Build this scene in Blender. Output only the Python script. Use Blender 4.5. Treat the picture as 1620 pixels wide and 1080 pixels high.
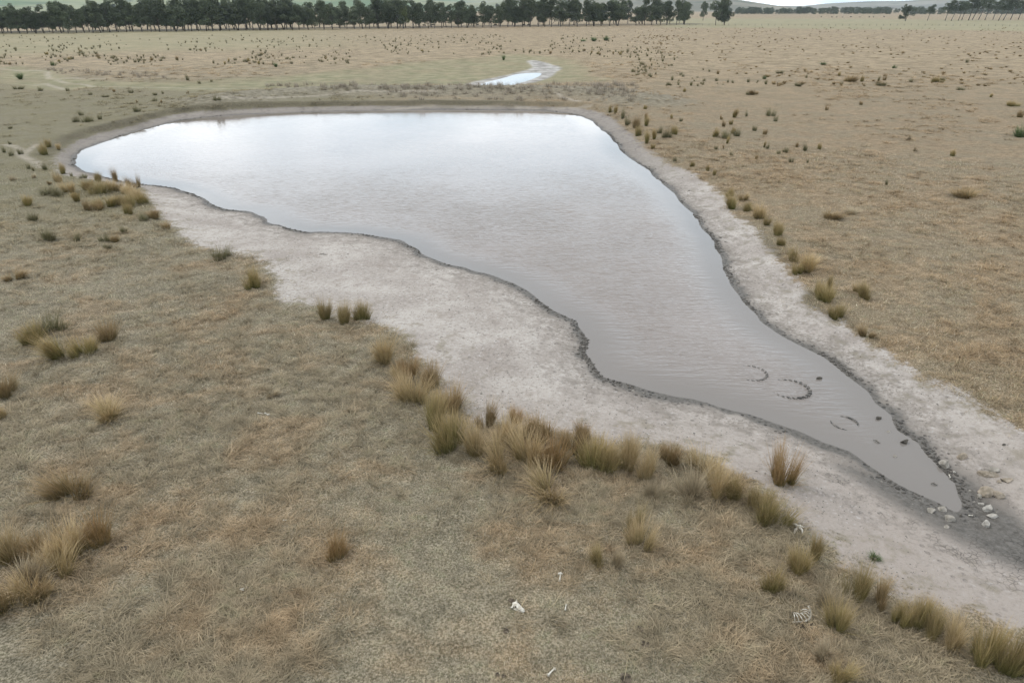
import bpy, math, random
import numpy as np
from mathutils import Vector, Matrix, noise as mnoise

for o in list(bpy.data.objects): bpy.data.objects.remove(o)
sc = bpy.context.scene
COL = sc.collection
R = math.radians
random.seed(7)
rng = np.random.default_rng(11)

# ------------------------------------------------------------------ camera
CAM_H = 13.0
PITCH = R(26.05)
F = 1080.0                       # focal length in pixels of the 1620 wide photograph
cam = bpy.data.cameras.new('camera'); cam.lens = 24; cam.sensor_width = 36
cam.clip_start = 0.1; cam.clip_end = 40000
camo = bpy.data.objects.new('camera', cam); COL.objects.link(camo)
camo.location = (0, 0, CAM_H); camo.rotation_euler = (math.pi/2-PITCH, 0, 0)
sc.camera = camo
sc.view_settings.view_transform = 'Standard'; sc.view_settings.look = 'None'
sc.view_settings.exposure = 0.30; sc.view_settings.gamma = 1
sc.cycles.max_bounces = 6; sc.cycles.volume_bounces = 0
sc.cycles.transparent_max_bounces = 8
sc.cycles.volume_step_rate = 10

# ------------------------------------------------------------------ world: bright broken overcast
SUN_EL, SUN_AZ = R(50), R(-60)
w = bpy.data.worlds.new('World'); sc.world = w; w.use_nodes = True
nt = w.node_tree; nt.nodes.clear()
def N(t, typ, **kw):
    n = t.nodes.new(typ)
    for k, v in kw.items():
        if k == 'inp':
            for kk, vv in v.items():
                if isinstance(vv, bpy.types.NodeSocket): t.links.new(vv, n.inputs[kk])
                else: n.inputs[kk].default_value = vv
        else: setattr(n, k, v)
    return n
def mth(t, op, a, b=None, c=None, clamp=False):
    n = t.nodes.new('ShaderNodeMath'); n.operation = op; n.use_clamp = clamp
    for i, v in enumerate((a, b, c)):
        if v is None: continue
        if isinstance(v, bpy.types.NodeSocket): t.links.new(v, n.inputs[i])
        else: n.inputs[i].default_value = v
    return n.outputs[0]
def sstep(t, v, a, b):
    n = t.nodes.new('ShaderNodeMapRange'); n.interpolation_type = 'SMOOTHSTEP'
    t.links.new(v, n.inputs['Value']); n.inputs['From Min'].default_value = a; n.inputs['From Max'].default_value = b
    return n.outputs['Result']
def mixc(t, f, a, b, blend='MIX'):
    n = t.nodes.new('ShaderNodeMix'); n.data_type = 'RGBA'; n.blend_type = blend
    for s, v in ((n.inputs[0], f), (n.inputs[6], a), (n.inputs[7], b)):
        if isinstance(v, bpy.types.NodeSocket): t.links.new(v, s)
        elif isinstance(v, (tuple, list)): s.default_value = (*v, 1) if len(v) == 3 else v
        else: s.default_value = v
    return n.outputs[2]
def noise(t, vec, scale, detail=4, rough=0.55, dist=0.0):
    n = t.nodes.new('ShaderNodeTexNoise'); t.links.new(vec, n.inputs['Vector'])
    n.inputs['Scale'].default_value = scale; n.inputs['Detail'].default_value = detail
    n.inputs['Roughness'].default_value = rough; n.inputs['Distortion'].default_value = dist
    return n.outputs['Fac']
sky = N(nt, 'ShaderNodeTexSky', sky_type='NISHITA', sun_disc=False, sun_elevation=SUN_EL, sun_rotation=SUN_AZ,
        altitude=200, air_density=1.0, dust_density=2.0, ozone_density=1.5)
tc = N(nt, 'ShaderNodeTexCoord')
sep = N(nt, 'ShaderNodeSeparateXYZ', inp={0: tc.outputs['Generated']})
zz = mth(nt, 'MAXIMUM', sep.outputs[2], 0.0)
den = mth(nt, 'ADD', zz, 0.12)
cx = mth(nt, 'DIVIDE', sep.outputs[0], den); cy = mth(nt, 'DIVIDE', sep.outputs[1], den)
cv = N(nt, 'ShaderNodeCombineXYZ', inp={0: cx, 1: cy, 2: 3.7}).outputs[0]
c1 = noise(nt, cv, 0.62, 3, 0.5, 0.2)
c2 = noise(nt, cv, 1.3, 3, 0.5)
cloud = sstep(nt, c1, 0.36, 0.58)
ccol = mixc(nt, sstep(nt, c2, 0.3, 0.75), (11.0, 12.6, 14.0), (19.5, 20.2, 20.8))
skyb = mixc(nt, 0.6, sky.outputs[0], (10.6, 13.8, 16.4))
final = mixc(nt, cloud, skyb, ccol)
final = mixc(nt, mth(nt, 'MULTIPLY', sstep(nt, zz, 0.15, 0.34), 0.85), final, (11.0, 12.9, 14.6))
# overhead the deck is greyer and thicker, along the horizon it is pale
up = sstep(nt, zz, 0.20, 0.55)
final = mixc(nt, mth(nt, 'MULTIPLY', up, 0.75), final, (10.2, 10.3, 10.5))
bg = N(nt, 'ShaderNodeBackground', inp={'Color': final, 'Strength': 0.1})
wo = N(nt, 'ShaderNodeOutputWorld', inp={0: bg.outputs[0]})

sun = bpy.data.lights.new('sun', 'SUN'); sun.energy = 1.1; sun.angle = R(14); sun.color = (1, 0.96, 0.9)
suno = bpy.data.objects.new('sun', sun); COL.objects.link(suno)
sd_ = Vector((math.sin(SUN_AZ)*math.cos(SUN_EL), math.cos(SUN_AZ)*math.cos(SUN_EL), math.sin(SUN_EL)))
suno.rotation_euler = sd_.to_track_quat('Z', 'Y').to_euler()

# ------------------------------------------------------------------ helpers
CP, SP = math.cos(PITCH), math.sin(PITCH)
def ray(px, py):
    a = (px-810)/F; b = (540-py)/F
    return a, CP + b*SP, -SP + b*CP
def unproj(px, py, z=0.0):
    dx, dy, dz = ray(px, py); k = (z-CAM_H)/dz
    return dx*k, dy*k
def poly(pts, z): return np.array([unproj(x, y, z) for x, y in pts])
def tag(o, label=None, cat=None, group=None, kind=None):
    if label: o['label'] = label
    if cat: o['category'] = cat
    if group: o['group'] = group
    if kind: o['kind'] = kind
    return o
def mesh_np(name, V, Q=None, T=None, mats=(), attrs=None, smooth=False, corner=None):
    me = bpy.data.meshes.new(name)
    V = np.asarray(V, dtype=np.float32)
    me.vertices.add(len(V)); me.vertices.foreach_set('co', V.ravel())
    parts, starts, n = [], [], 0
    if Q is not None and len(Q):
        Q = np.asarray(Q, dtype=np.int32); parts.append(Q.ravel()); starts.append(np.arange(len(Q))*4); n = len(Q)*4
    if T is not None and len(T):
        T = np.asarray(T, dtype=np.int32); parts.append(T.ravel()); starts.append(n+np.arange(len(T))*3)
    L = np.concatenate(parts); S = np.concatenate(starts).astype(np.int32)
    me.loops.add(len(L)); me.loops.foreach_set('vertex_index', L)
    me.polygons.add(len(S)); me.polygons.foreach_set('loop_start', S)
    if smooth: me.polygons.foreach_set('use_smooth', np.ones(len(S), dtype=bool))
    for m in mats: me.materials.append(m)
    for k, a in (attrs or {}).items():
        at = me.attributes.new(k, 'FLOAT', 'POINT'); at.data.foreach_set('value', np.asarray(a, dtype=np.float32))
    me.update(calc_edges=True); me.validate()
    return me
def obj(name, me, parent=None, loc=(0, 0, 0)):
    o = bpy.data.objects.new(name, me); COL.objects.link(o); o.location = loc
    if parent: o.parent = parent
    return o
def smooth(a, b, x):
    t = np.clip((x-a)/(b-a), 0, 1); return t*t*(3-2*t)
def vnoise(x, y, s, seed=0):
    x = np.asarray(x)/s+seed*17.3; y = np.asarray(y)/s+seed*9.1
    xi = np.floor(x); yi = np.floor(y); fx = x-xi; fy = y-yi
    fx = fx*fx*(3-2*fx); fy = fy*fy*(3-2*fy)
    def h(a, b):
        v = np.sin(a*127.1+b*311.7+seed*74.7)*43758.5453; return v-np.floor(v)
    return (h(xi, yi)*(1-fx)+h(xi+1, yi)*fx)*(1-fy)+(h(xi, yi+1)*(1-fx)+h(xi+1, yi+1)*fx)*fy
def segdist(X, Y, P, closed=True):
    d2 = np.full(X.shape, 1e18); ins = np.zeros(X.shape, dtype=bool)
    n = len(P)
    for i in range(n if closed else n-1):
        ax, ay = P[i]; bx, by = P[(i+1) % n]
        ex, ey = bx-ax, by-ay; L = ex*ex+ey*ey+1e-12
        t = np.clip(((X-ax)*ex+(Y-ay)*ey)/L, 0, 1)
        d2 = np.minimum(d2, (X-ax-t*ex)**2+(Y-ay-t*ey)**2)
        if closed:
            c = ((ay > Y) != (by > Y))
            ins ^= c & (X < (bx-ax)*(Y-ay)/(by-ay+1e-18*(by == ay))+ax)
    d = np.sqrt(d2)
    return np.where(ins, -d, d) if closed else d
def catmull(P, n=4):
    P = np.asarray(P); out = []
    m = len(P)
    for i in range(m):
        p0, p1, p2, p3 = P[i-1], P[i], P[(i+1) % m], P[(i+2) % m]
        for k in range(n):
            t = k/n
            out.append(0.5*((2*p1)+(-p0+p2)*t+(2*p0-5*p1+4*p2-p3)*t*t+(-p0+3*p1-3*p2+p3)*t**3))
    return np.array(out)

# ------------------------------------------------------------------ outlines on the ground
WATER_PX = [(118,254),(121,263),(133,270),(160,278),(192,285),(223,290),(277,298),(320,313),(360,330),(400,338),(433,353),(480,365),(540,368),(607,375),
 (653,390),(687,408),(727,423),(787,437),(823,455),(860,480),(900,503),(923,523),(931,543),(929,562),(940,583),(960,598),(1007,613),(1080,629),
 (1123,640),(1180,655),(1230,670),(1280,687),(1320,707),(1367,733),(1397,753),(1433,770),(1473,788),(1500,803),(1518,811),(1524,801),(1513,780),
 (1500,753),(1480,727),(1453,700),(1423,677),(1400,650),(1380,627),(1347,597),(1313,570),(1280,552),(1240,530),(1197,500),(1170,467),(1143,427),
 (1130,390),(1100,347),(1080,325),(1060,300),(1033,277),(990,243),(957,210),(940,195),(915,183),(873,177),(840,175),(707,174),(540,176),(467,178),
 (367,182),(300,188),(255,198),(205,211),(175,221),(133,238)]
SAND_PX = [(87,250),(90,267),(110,277),(150,284),(190,293),(222,297),(232,310),(257,343),(277,367),(313,390),(337,397),(367,403),(410,410),(427,430),
 (437,457),(467,480),(500,487),(583,507),(617,520),(640,540),(657,550),(663,577),(700,607),(727,643),(747,663),(787,667),(873,683),(940,697),(1033,707),
 (1080,713),(1123,720),(1157,753),(1213,773),(1230,793),(1267,830),(1309,868),(1348,886),(1398,911),(1420,933),(1462,944),(1503,969),(1545,985),(1614,999),
 (1700,1060),(1830,1150),(2050,1180),(2100,1000),(1950,880),(1760,760),(1620,683),(1573,650),(1530,627),(1480,603),(1433,577),(1393,553),(1357,530),(1313,500),(1280,473),
 (1253,430),(1223,400),(1213,380),(1187,357),(1157,333),(1150,313),(1113,283),(1080,267),(1053,255),(1020,230),(983,200),(965,184),(923,172),(840,168),
 (673,167),(540,168),(440,170),(367,174),(300,178),(253,186),(213,197),(160,210),(130,219),(102,233)]
MUD_PX = [(1470,712),(1500,736),(1532,752),(1562,780),(1592,802),(1622,830),(1690,870),(1710,940),(1620,905),(1570,880),(1500,842),(1440,806),(1380,768),(1330,735),(1430,750)]
POOL_PX = [(768,134),(787,128),(807,123),(823,118),(848,116),(847,120),(833,126),(813,132),(793,136)]
POOLMUD_PX = [(735,134),(773,125),(823,114),(842,107),(833,98),(847,96),(887,107),(880,115),(870,123),(840,132),(773,139)]
CREST_PX = [(350,152),(430,143),(540,138),(700,138),(900,139),(985,143),(1015,152)]
GREEN_PX = [(0,109),(60,110),(110,127),(190,133),(300,131),(420,123),(560,112),(640,103),(730,95),(800,87),(870,92),(925,104),(938,118),(945,132),(700,137),
 (430,142),(330,146),(150,140),(90,146),(0,136)]
Wp = catmull(poly(WATER_PX, 0.0), 5); _a = .10+.0018*Wp[:, 1]
Wp = Wp+np.stack([(vnoise(Wp[:, 0], Wp[:, 1], .8, 71)-.5)*2*_a+(vnoise(Wp[:, 0], Wp[:, 1], 2.6, 73)-.5)*_a*1.8, (vnoise(Wp[:, 0], Wp[:, 1], .8, 72)-.5)*2*_a+(vnoise(Wp[:, 0], Wp[:, 1], 2.6, 74)-.5)*_a*1.8], -1)
Wp = Wp[np.concatenate([[True], np.hypot(*np.diff(Wp, axis=0).T) > .02])]
Wp; Sp = catmull(poly(SAND_PX, 0.4), 3)
Mp = poly(MUD_PX, 0.12); Pp = catmull(poly(POOL_PX, 0.15), 2); PMp = catmull(poly(POOLMUD_PX, 0.2), 2)
Cp = poly(CREST_PX, 1.5); Gp = catmull(poly(GREEN_PX, 0.35), 2)

def fields(X, Y):
    X = np.asarray(X, dtype=float); Y = np.asarray(Y, dtype=float)
    f = {k: np.full(X.shape, v) for k, v in (('dw', 99.), ('dg', 99.), ('mud', 99.), ('pool', 99.), ('pm', 99.), ('crest', 99.), ('green', 99.))}
    m = (X*X+Y*Y < 400**2) & (Y > 2)
    x, y = X[m], Y[m]
    jx = (vnoise(x, y, 1.1, 3)-.5)*0.35; jy = (vnoise(x, y, 1.1, 4)-.5)*0.35
    f['dw'][m] = segdist(x, y, Wp); f['dg'][m] = segdist(x+jx*2, y+jy*2, Sp)
    f['mud'][m] = segdist(x, y, Mp)
    far = (Y > 75) & m; x, y = X[far], Y[far]
    f['pool'][far] = segdist(x, y, Pp); f['pm'][far] = segdist(x, y, PMp)
    f['crest'][far] = segdist(x, y, Cp, False); f['green'][far] = segdist(x, y, Gp)
    return f
def height(X, Y, f=None):
    X = np.asarray(X, dtype=float); Y = np.asarray(Y, dtype=float)
    if f is None: f = fields(X, Y)
    dw, dg = f['dw'], f['dg']
    t = np.clip(dw/np.maximum(dw-dg, 1e-3), 0, 1)
    bed = -0.7*smooth(0, 1, -dw/7)-0.05*smooth(0, .5, -dw)
    beach = 0.4*t**1.1*np.clip(dw/2.0, 0, 1)**0.4+0.03*(vnoise(X, Y, .9, 5)-.5)*smooth(0, 1, dw)
    far = smooth(60, 85, Y)
    land = 0.4+0.25*(1-np.exp(-np.maximum(dg, 0)/8))+0.45*far*smooth(0.1, 1.6, dg)*np.exp(-np.maximum(dg-1.6, 0)/8)
    land += (vnoise(X, Y, 6, 1)-.5)*0.16*smooth(0, 3, dg)+(vnoise(X, Y, 1.3, 2)-.5)*0.05*smooth(0, 1, dg)
    land += (vnoise(X, Y, 45, 8)-.5)*0.5*smooth(20, 60, dg)
    land += 1.05*np.exp(-(f['crest']/5.5)**2)
    land -= 0.35*smooth(3, -6, f['green'])
    land = np.where(f['pm'] < 4, np.minimum(land, 0.14+0.25*smooth(-1.0, 4, f['pm'])+0.1*smooth(0, 5, f['pool'])), land)
    land = np.where(f['pool'] < 0, 0.05, land)
    h = np.where(dw < 0, bed, np.where(dg < 0, beach, land))
    # blend across the sand edge
    k = smooth(-0.6, 0.0, dg)*(dw > 0)*(dg < 0)
    h = h*(1-k)+k*np.maximum(h, 0.36+0*h)
    return h
def hfast(x, y):
    r = math.hypot(x, y); a = math.atan2(x, y)
    if abs(a) > R(55.9): return 0.6
    i = int(np.searchsorted(rad, r))-1; i = max(0, min(i, len(rad)-2)); fr = (r-rad[i])/(rad[i+1]-rad[i])
    u = (a+R(56))/R(112)*659; j = int(u); fu = u-j
    z = HG
    return float((z[i, j]*(1-fu)+z[i, j+1]*fu)*(1-fr)+(z[i+1, j]*(1-fu)+z[i+1, j+1]*fu)*fr)
def place(px, py, z0=0.5):
    z = z0
    for _ in range(7):
        x, y = unproj(px, py, z); z = 0.5*z+0.5*hfast(x, y)
    return x, y, hfast(x, y)
def depth_of(x, y, z): return y*CP+(CAM_H-z)*SP

# ------------------------------------------------------------------ materials
def mat(name):
    m = bpy.data.materials.new(name); m.use_nodes = True; t = m.node_tree; t.nodes.clear()
    out = t.nodes.new('ShaderNodeOutputMaterial'); p = t.nodes.new('ShaderNodeBsdfPrincipled')
    t.links.new(p.outputs[0], out.inputs[0]); p.inputs['Specular IOR Level'].default_value = 0.15
    p.inputs['Roughness'].default_value = 0.9
    return m, t, p
def attr(t, name):
    n = t.nodes.new('ShaderNodeAttribute'); n.attribute_name = name; return n.outputs['Fac']
def bump(t, p, h, strength, dist):
    b = N(t, 'ShaderNodeBump', inp={'Height': h, 'Strength': strength, 'Distance': dist})
    t.links.new(b.outputs[0], p.inputs['Normal']); return b

# world-space colour of the dry pasture, shared by the soil and the blades on it
gc = bpy.data.node_groups.new('pasture_colour', 'ShaderNodeTree')
gc.interface.new_socket('Colour', in_out='OUTPUT', socket_type='NodeSocketColor')
gi = gc.nodes.new('NodeGroupOutput')
geo = gc.nodes.new('ShaderNodeNewGeometry'); P = geo.outputs['Position']
sp = N(gc, 'ShaderNodeSeparateXYZ', inp={0: P})
mp = N(gc, 'ShaderNodeMapping'); gc.links.new(P, mp.inputs['Vector']); mp.inputs['Scale'].default_value = (0.75, 1.0, 1.0)
mp.inputs['Rotation'].default_value = (0, 0, R(-20)); PV = mp.outputs[0]
nA = noise(gc, PV, 0.10, 4, 0.6); nB = noise(gc, PV, 0.42, 7, 0.62, 0.4); nC = noise(gc, PV, 2.2, 5, 0.65); nD = noise(gc, PV, 14, 3, 0.7)
cool = mixc(gc, sstep(gc, nC, .3, .7), (.212, .186, .135), (.355, .304, .222))
warm = mixc(gc, sstep(gc, nC, .3, .7), (.238, .178, .115), (.400, .302, .197))
zone = mth(gc, 'ADD', sstep(gc, mth(gc, 'ADD', sp.outputs[0], mth(gc, 'MULTIPLY', sp.outputs[1], 0.12)), 8, 22), 0)
wf = mth(gc, 'ADD', mth(gc, 'MULTIPLY', sstep(gc, nB, .44, .66), .8), mth(gc, 'MULTIPLY', zone, 0.62), clamp=True)
wf = mth(gc, 'ADD', wf, mth(gc, 'MULTIPLY', mth(gc, 'SUBTRACT', nA, 0.5), 1.1), clamp=True)
col = mixc(gc, wf, cool, warm)
straw = mixc(gc, sstep(gc, nB, .35, .65), (.27, .203, .128), (.53, .420, .283))
straw = mixc(gc, mth(gc, 'MULTIPLY', sstep(gc, nC, .50, .68), .5), straw, (.21, .165, .105))
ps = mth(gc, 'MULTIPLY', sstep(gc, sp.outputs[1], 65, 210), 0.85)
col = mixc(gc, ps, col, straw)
col = mixc(gc, mth(gc, 'MULTIPLY', sstep(gc, nC, .52, .66), mth(gc, 'MULTIPLY', sstep(gc, nB, .56, .44), 0.4)), col, (.150, .165, .098))
ol = mth(gc, 'MULTIPLY', sstep(gc, sp.outputs[0], -8, -30), sstep(gc, mth(gc, 'ADD', sp.outputs[1], mth(gc, 'MULTIPLY', nA, 40)), 175, 130))
ol = mth(gc, 'MULTIPLY', ol, sstep(gc, sp.outputs[1], 30, 55))
col = mixc(gc, mth(gc, 'MULTIPLY', ol, mth(gc, 'ADD', mth(gc, 'MULTIPLY', sstep(gc, nB, .35, .6), .4), .35)), col, (.205, .190, .115))
gc.links.new(col, gi.inputs[0])

def pasture(t):
    n = t.nodes.new('ShaderNodeGroup'); n.node_tree = gc; return n.outputs[0]

GM, t, p = mat('ground_surface')
g = t.nodes.new('ShaderNodeNewGeometry'); P = g.outputs['Position']
dw, dg, mud, pm, bank, green, field = [attr(t, k) for k in ('dw', 'dg', 'mud', 'pm', 'bank', 'green', 'field')]
n1 = noise(t, P, 0.35, 5, .6); n2 = noise(t, P, 1.6, 6, .65); n3 = noise(t, P, 7, 5, .7); n4 = noise(t, P, 18, 4, .75); n5 = noise(t, P, 0.09, 3, .6)
grass = pasture(t)
grass = mixc(t, sstep(t, n4, .60, .42), grass, mixc(t, 1.0, grass, (.38, .38, .34), 'MULTIPLY'))
grass = mixc(t, mth(t, 'MULTIPLY', sstep(t, n3, .46, .30), .55), grass, mixc(t, 1.0, grass, (.45, .44, .40), 'MULTIPLY'))
grass = mixc(t, mth(t, 'MULTIPLY', sstep(t, n3, .55, .75), .5), grass, mixc(t, 1.0, grass, (1.5, 1.45, 1.35), 'MULTIPLY'))
grcol = mixc(t, sstep(t, n1, .3, .7), (.145, .148, .080), (.27, .240, .150))
grass = mixc(t, mth(t, 'MULTIPLY', green, mth(t, 'ADD', mth(t, 'MULTIPLY', sstep(t, n5, .35, .6), .4), .45)), grass, grcol)
fcol = mixc(t, sstep(t, n5, .3, .7), (.20, .185, .108), (.275, .240, .150))
grass = mixc(t, field, grass, fcol)
grass = mixc(t, attr(t, 'litter_shade'), grass, mixc(t, sstep(t, n1, .3, .7), (.055, .048, .034), (.12, .102, .070)))  # leaf litter under the tree belt, with the trees' shade painted into it
bcol = mixc(t, sstep(t, n2, .3, .7), (.105, .094, .066), (.26, .228, .170))
grass = mixc(t, mth(t, 'MULTIPLY', bank, .9), grass, bcol)
# bare clay beach
s1 = mixc(t, sstep(t, n1, .3, .7), (.30, .264, .234), (.42, .383, .345))
s1 = mixc(t, mth(t, 'MULTIPLY', sstep(t, n2, .45, .8), .85), s1, (.245, .205, .175))
s1 = mixc(t, mth(t, 'MULTIPLY', sstep(t, n3, .52, .66), .62), s1, (.185, .163, .145))
s1 = mixc(t, mth(t, 'MULTIPLY', sstep(t, n4, .54, .68), .55), s1, (.16, .142, .128))
s1 = mixc(t, mth(t, 'MULTIPLY', sstep(t, n3, .46, .30), .7), s1, (.50, .475, .455))
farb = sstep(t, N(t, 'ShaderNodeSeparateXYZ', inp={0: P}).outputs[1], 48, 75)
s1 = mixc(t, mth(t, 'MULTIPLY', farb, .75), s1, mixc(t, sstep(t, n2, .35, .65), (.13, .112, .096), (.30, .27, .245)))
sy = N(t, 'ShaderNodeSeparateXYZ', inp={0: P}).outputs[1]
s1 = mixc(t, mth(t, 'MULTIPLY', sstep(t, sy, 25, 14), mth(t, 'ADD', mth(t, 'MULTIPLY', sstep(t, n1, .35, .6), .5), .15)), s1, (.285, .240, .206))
s1 = mixc(t, mth(t, 'MULTIPLY', sstep(t, dw, 3.2, .6), mth(t, 'MULTIPLY', sstep(t, n2, .42, .60), .55)), s1, (.20, .178, .155))
vs = N(t, 'ShaderNodeTexVoronoi', feature='F1', inp={'Vector': P, 'Scale': 3.2, 'Randomness': 1.0})
pock = mth(t, 'MULTIPLY', sstep(t, vs.outputs['Distance'], .26, .12), sstep(t, noise(t, P, .5, 3, .6), .48, .58))
s1 = mixc(t, mth(t, 'MULTIPLY', pock, .45), s1, (.17, .148, .13))
wl = mth(t, 'SINE', mth(t, 'ADD', mth(t, 'MULTIPLY', dw, 7.0), mth(t, 'MULTIPLY', n1, 9.0)))
s1 = mixc(t, mth(t, 'MULTIPLY', mth(t, 'MULTIPLY', sstep(t, wl, .55, 1.0), sstep(t, dw, 5, 1)), mth(t, 'MULTIPLY', sstep(t, n2, .4, .6), .4)), s1, (.19, .168, .148))
# faint green growth low on the sand close to the grass
s1 = mixc(t, mth(t, 'MULTIPLY', mth(t, 'MULTIPLY', sstep(t, dg, -3.5, -.3), sstep(t, n2, .52, .66)), .45), s1, (.20, .18, .12))
# shelly gritty rim a little above the water
rim = mth(t, 'MULTIPLY', sstep(t, dw, .35, .7), sstep(t, dw, 1.5, .8))
s1 = mixc(t, mth(t, 'MULTIPLY', rim, sstep(t, n3, .5, .6)), s1, (.20, .175, .15))
edge = mth(t, 'ADD', dg, mth(t, 'MULTIPLY', mth(t, 'SUBTRACT', n3, .5), 1.6))
edge = mth(t, 'ADD', edge, mth(t, 'MULTIPLY', mth(t, 'SUBTRACT', n2, .5), 2.0))
gmask = sstep(t, edge, -.35, .25)
colr = mixc(t, gmask, s1, grass)
# wet mud along the water line
md = mth(t, 'ADD', dw, mth(t, 'MULTIPLY', mth(t, 'SUBTRACT', n2, .5), .9))
md = mth(t, 'ADD', md, mth(t, 'MULTIPLY', mth(t, 'SUBTRACT', n1, .5), 1.3))
wet = mth(t, 'MAXIMUM', sstep(t, md, .52, .22), sstep(t, dw, .26, .10))
damp = mth(t, 'MULTIPLY', sstep(t, md, 1.2, .2), .5)
colr = mixc(t, damp, colr, (.17, .152, .134))
mudm = sstep(t, mth(t, 'ADD', mud, mth(t, 'MULTIPLY', mth(t, 'SUBTRACT', n2, .5), 1.3)), .55, -.45)
wetall = mth(t, 'MAXIMUM', wet, mudm)
vo = N(t, 'ShaderNodeTexVoronoi', feature='DISTANCE_TO_EDGE', inp={'Vector': P, 'Scale': 6.5, 'Randomness': 1.0})
crack = mth(t, 'MULTIPLY', sstep(t, vo.outputs['Distance'], .06, .02), mth(t, 'MULTIPLY', sstep(t, mth(t, 'ADD', mud, mth(t, 'MULTIPLY', mth(t, 'SUBTRACT', n1, .5), 4)), 1.8, .2), .75))
crack = mth(t, 'MULTIPLY', crack, sstep(t, dw, .8, 1.8))
crack = mth(t, 'MULTIPLY', crack, mth(t, 'MULTIPLY', sstep(t, n2, .40, .56), .75))
mcol = mixc(t, sstep(t, n3, .3, .7), (.078, .070, .060), (.150, .137, .122))
colr = mixc(t, wetall, colr, mcol)
colr = mixc(t, crack, colr, (.04, .036, .03))
# hoof pits in the soft rim
vh = N(t, 'ShaderNodeTexVoronoi', feature='F1', inp={'Vector': P, 'Scale': 5.0, 'Randomness': 1.0})
pit = mth(t, 'MULTIPLY', sstep(t, vh.outputs['Distance'], .36, .20), mth(t, 'MULTIPLY', sstep(t, md, .8, .30), sstep(t, dw, -.02, .08)))
pit = mth(t, 'MULTIPLY', pit, sstep(t, n2, .38, .52))
colr = mixc(t, mth(t, 'MULTIPLY', pit, .85), colr, (.035, .032, .028))
pmm = sstep(t, mth(t, 'ADD', pm, mth(t, 'MULTIPLY', mth(t, 'SUBTRACT', n1, .5), 2)), .6, -.6)
pcol = mixc(t, sstep(t, n1, .35, .65), (.20, .185, .168), (.42, .40, .37))
colr = mixc(t, pmm, colr, pcol)
# trodden cattle pads, bare clay
path = attr(t, 'path')
colr = mixc(t, mth(t, 'MULTIPLY', path, sstep(t, n2, .25, .55)), colr, (.34, .300, .245))
# dark bank rims: far cut bank's shadow painted in, exposed dirt ledge at right
rimd = attr(t, 'rim')
colr = mixc(t, mth(t, 'MULTIPLY', rimd, .95), colr, mixc(t, sstep(t, n3, .35, .65), (.055, .048, .032), (.14, .12, .08)))
t.links.new(colr, p.inputs['Base Color'])
rg = N(t, 'ShaderNodeMapRange', inp={'Value': wetall, 'To Min': .95, 'To Max': .55}); t.links.new(rg.outputs[0], p.inputs['Roughness'])
hh = mth(t, 'ADD', mth(t, 'MULTIPLY', n3, .6), mth(t, 'MULTIPLY', n4, .3))
hh = mth(t, 'ADD', hh, mth(t, 'MULTIPLY', n2, .6))
hh = mth(t, 'SUBTRACT', hh, mth(t, 'MULTIPLY', pit, .8))
hh = mth(t, 'SUBTRACT', hh, mth(t, 'MULTIPLY', mth(t, 'MULTIPLY', pock, sstep(t, dg, 0, -.5)), .5))
hh = mth(t, 'SUBTRACT', hh, mth(t, 'MULTIPLY', crack, .6))
bump(t, p, hh, .8, .10)

WM, t, p = mat('muddy_water')
g = t.nodes.new('ShaderNodeNewGeometry'); P = g.outputs['Position']
p.inputs['IOR'].default_value = 1.33; p.inputs['Specular IOR Level'].default_value = .5
sx = N(t, 'ShaderNodeSeparateXYZ', inp={0: P})
shoal = attr(t, 'shoal')
nl = noise(t, P, .12, 3, .5)
wc = mixc(t, sstep(t, nl, .3, .7), (.214, .184, .165), (.242, .210, .190))
wc = mixc(t, mth(t, 'MULTIPLY', sstep(t, shoal, 3.0, 0), .6), wc, (.130, .120, .108))
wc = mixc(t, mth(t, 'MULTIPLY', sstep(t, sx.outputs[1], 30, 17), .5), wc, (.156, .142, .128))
t.links.new(wc, p.inputs['Base Color'])
mpw = N(t, 'ShaderNodeMapping'); t.links.new(P, mpw.inputs['Vector']); mpw.inputs['Rotation'].default_value = (0, 0, R(8)); mpw.inputs['Scale'].default_value = (.34, 1.6, 1)
r1 = noise(t, mpw.outputs[0], 2.6, 2, .5, .35)
mpx = N(t, 'ShaderNodeMapping'); t.links.new(P, mpx.inputs['Vector']); mpx.inputs['Rotation'].default_value = (0, 0, R(-24)); mpx.inputs['Scale'].default_value = (.45, 1.5, 1)
r2 = noise(t, mpx.outputs[0], 6.5, 3, .55, .2)
calm = sstep(t, noise(t, P, .10, 2, .5, .3), .36, .54)
calm = mth(t, 'MULTIPLY', mth(t, 'ADD', mth(t, 'MULTIPLY', calm, .22), .78), sstep(t, shoal, .3, 3.5))
farf = sstep(t, sx.outputs[1], 72, 20)
amp = mth(t, 'MULTIPLY', calm, mth(t, 'ADD', mth(t, 'MULTIPLY', farf, .95), .05))
hw = mth(t, 'MULTIPLY', mth(t, 'ADD', r1, mth(t, 'MULTIPLY', r2, .35)), amp)
bump(t, p, hw, 1.0, .15)
rw = N(t, 'ShaderNodeMapRange', inp={'Value': sx.outputs[1], 'From Min': 20, 'From Max': 90, 'To Min': .05, 'To Max': .03}); t.links.new(rw.outputs[0], p.inputs['Roughness'])

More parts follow.
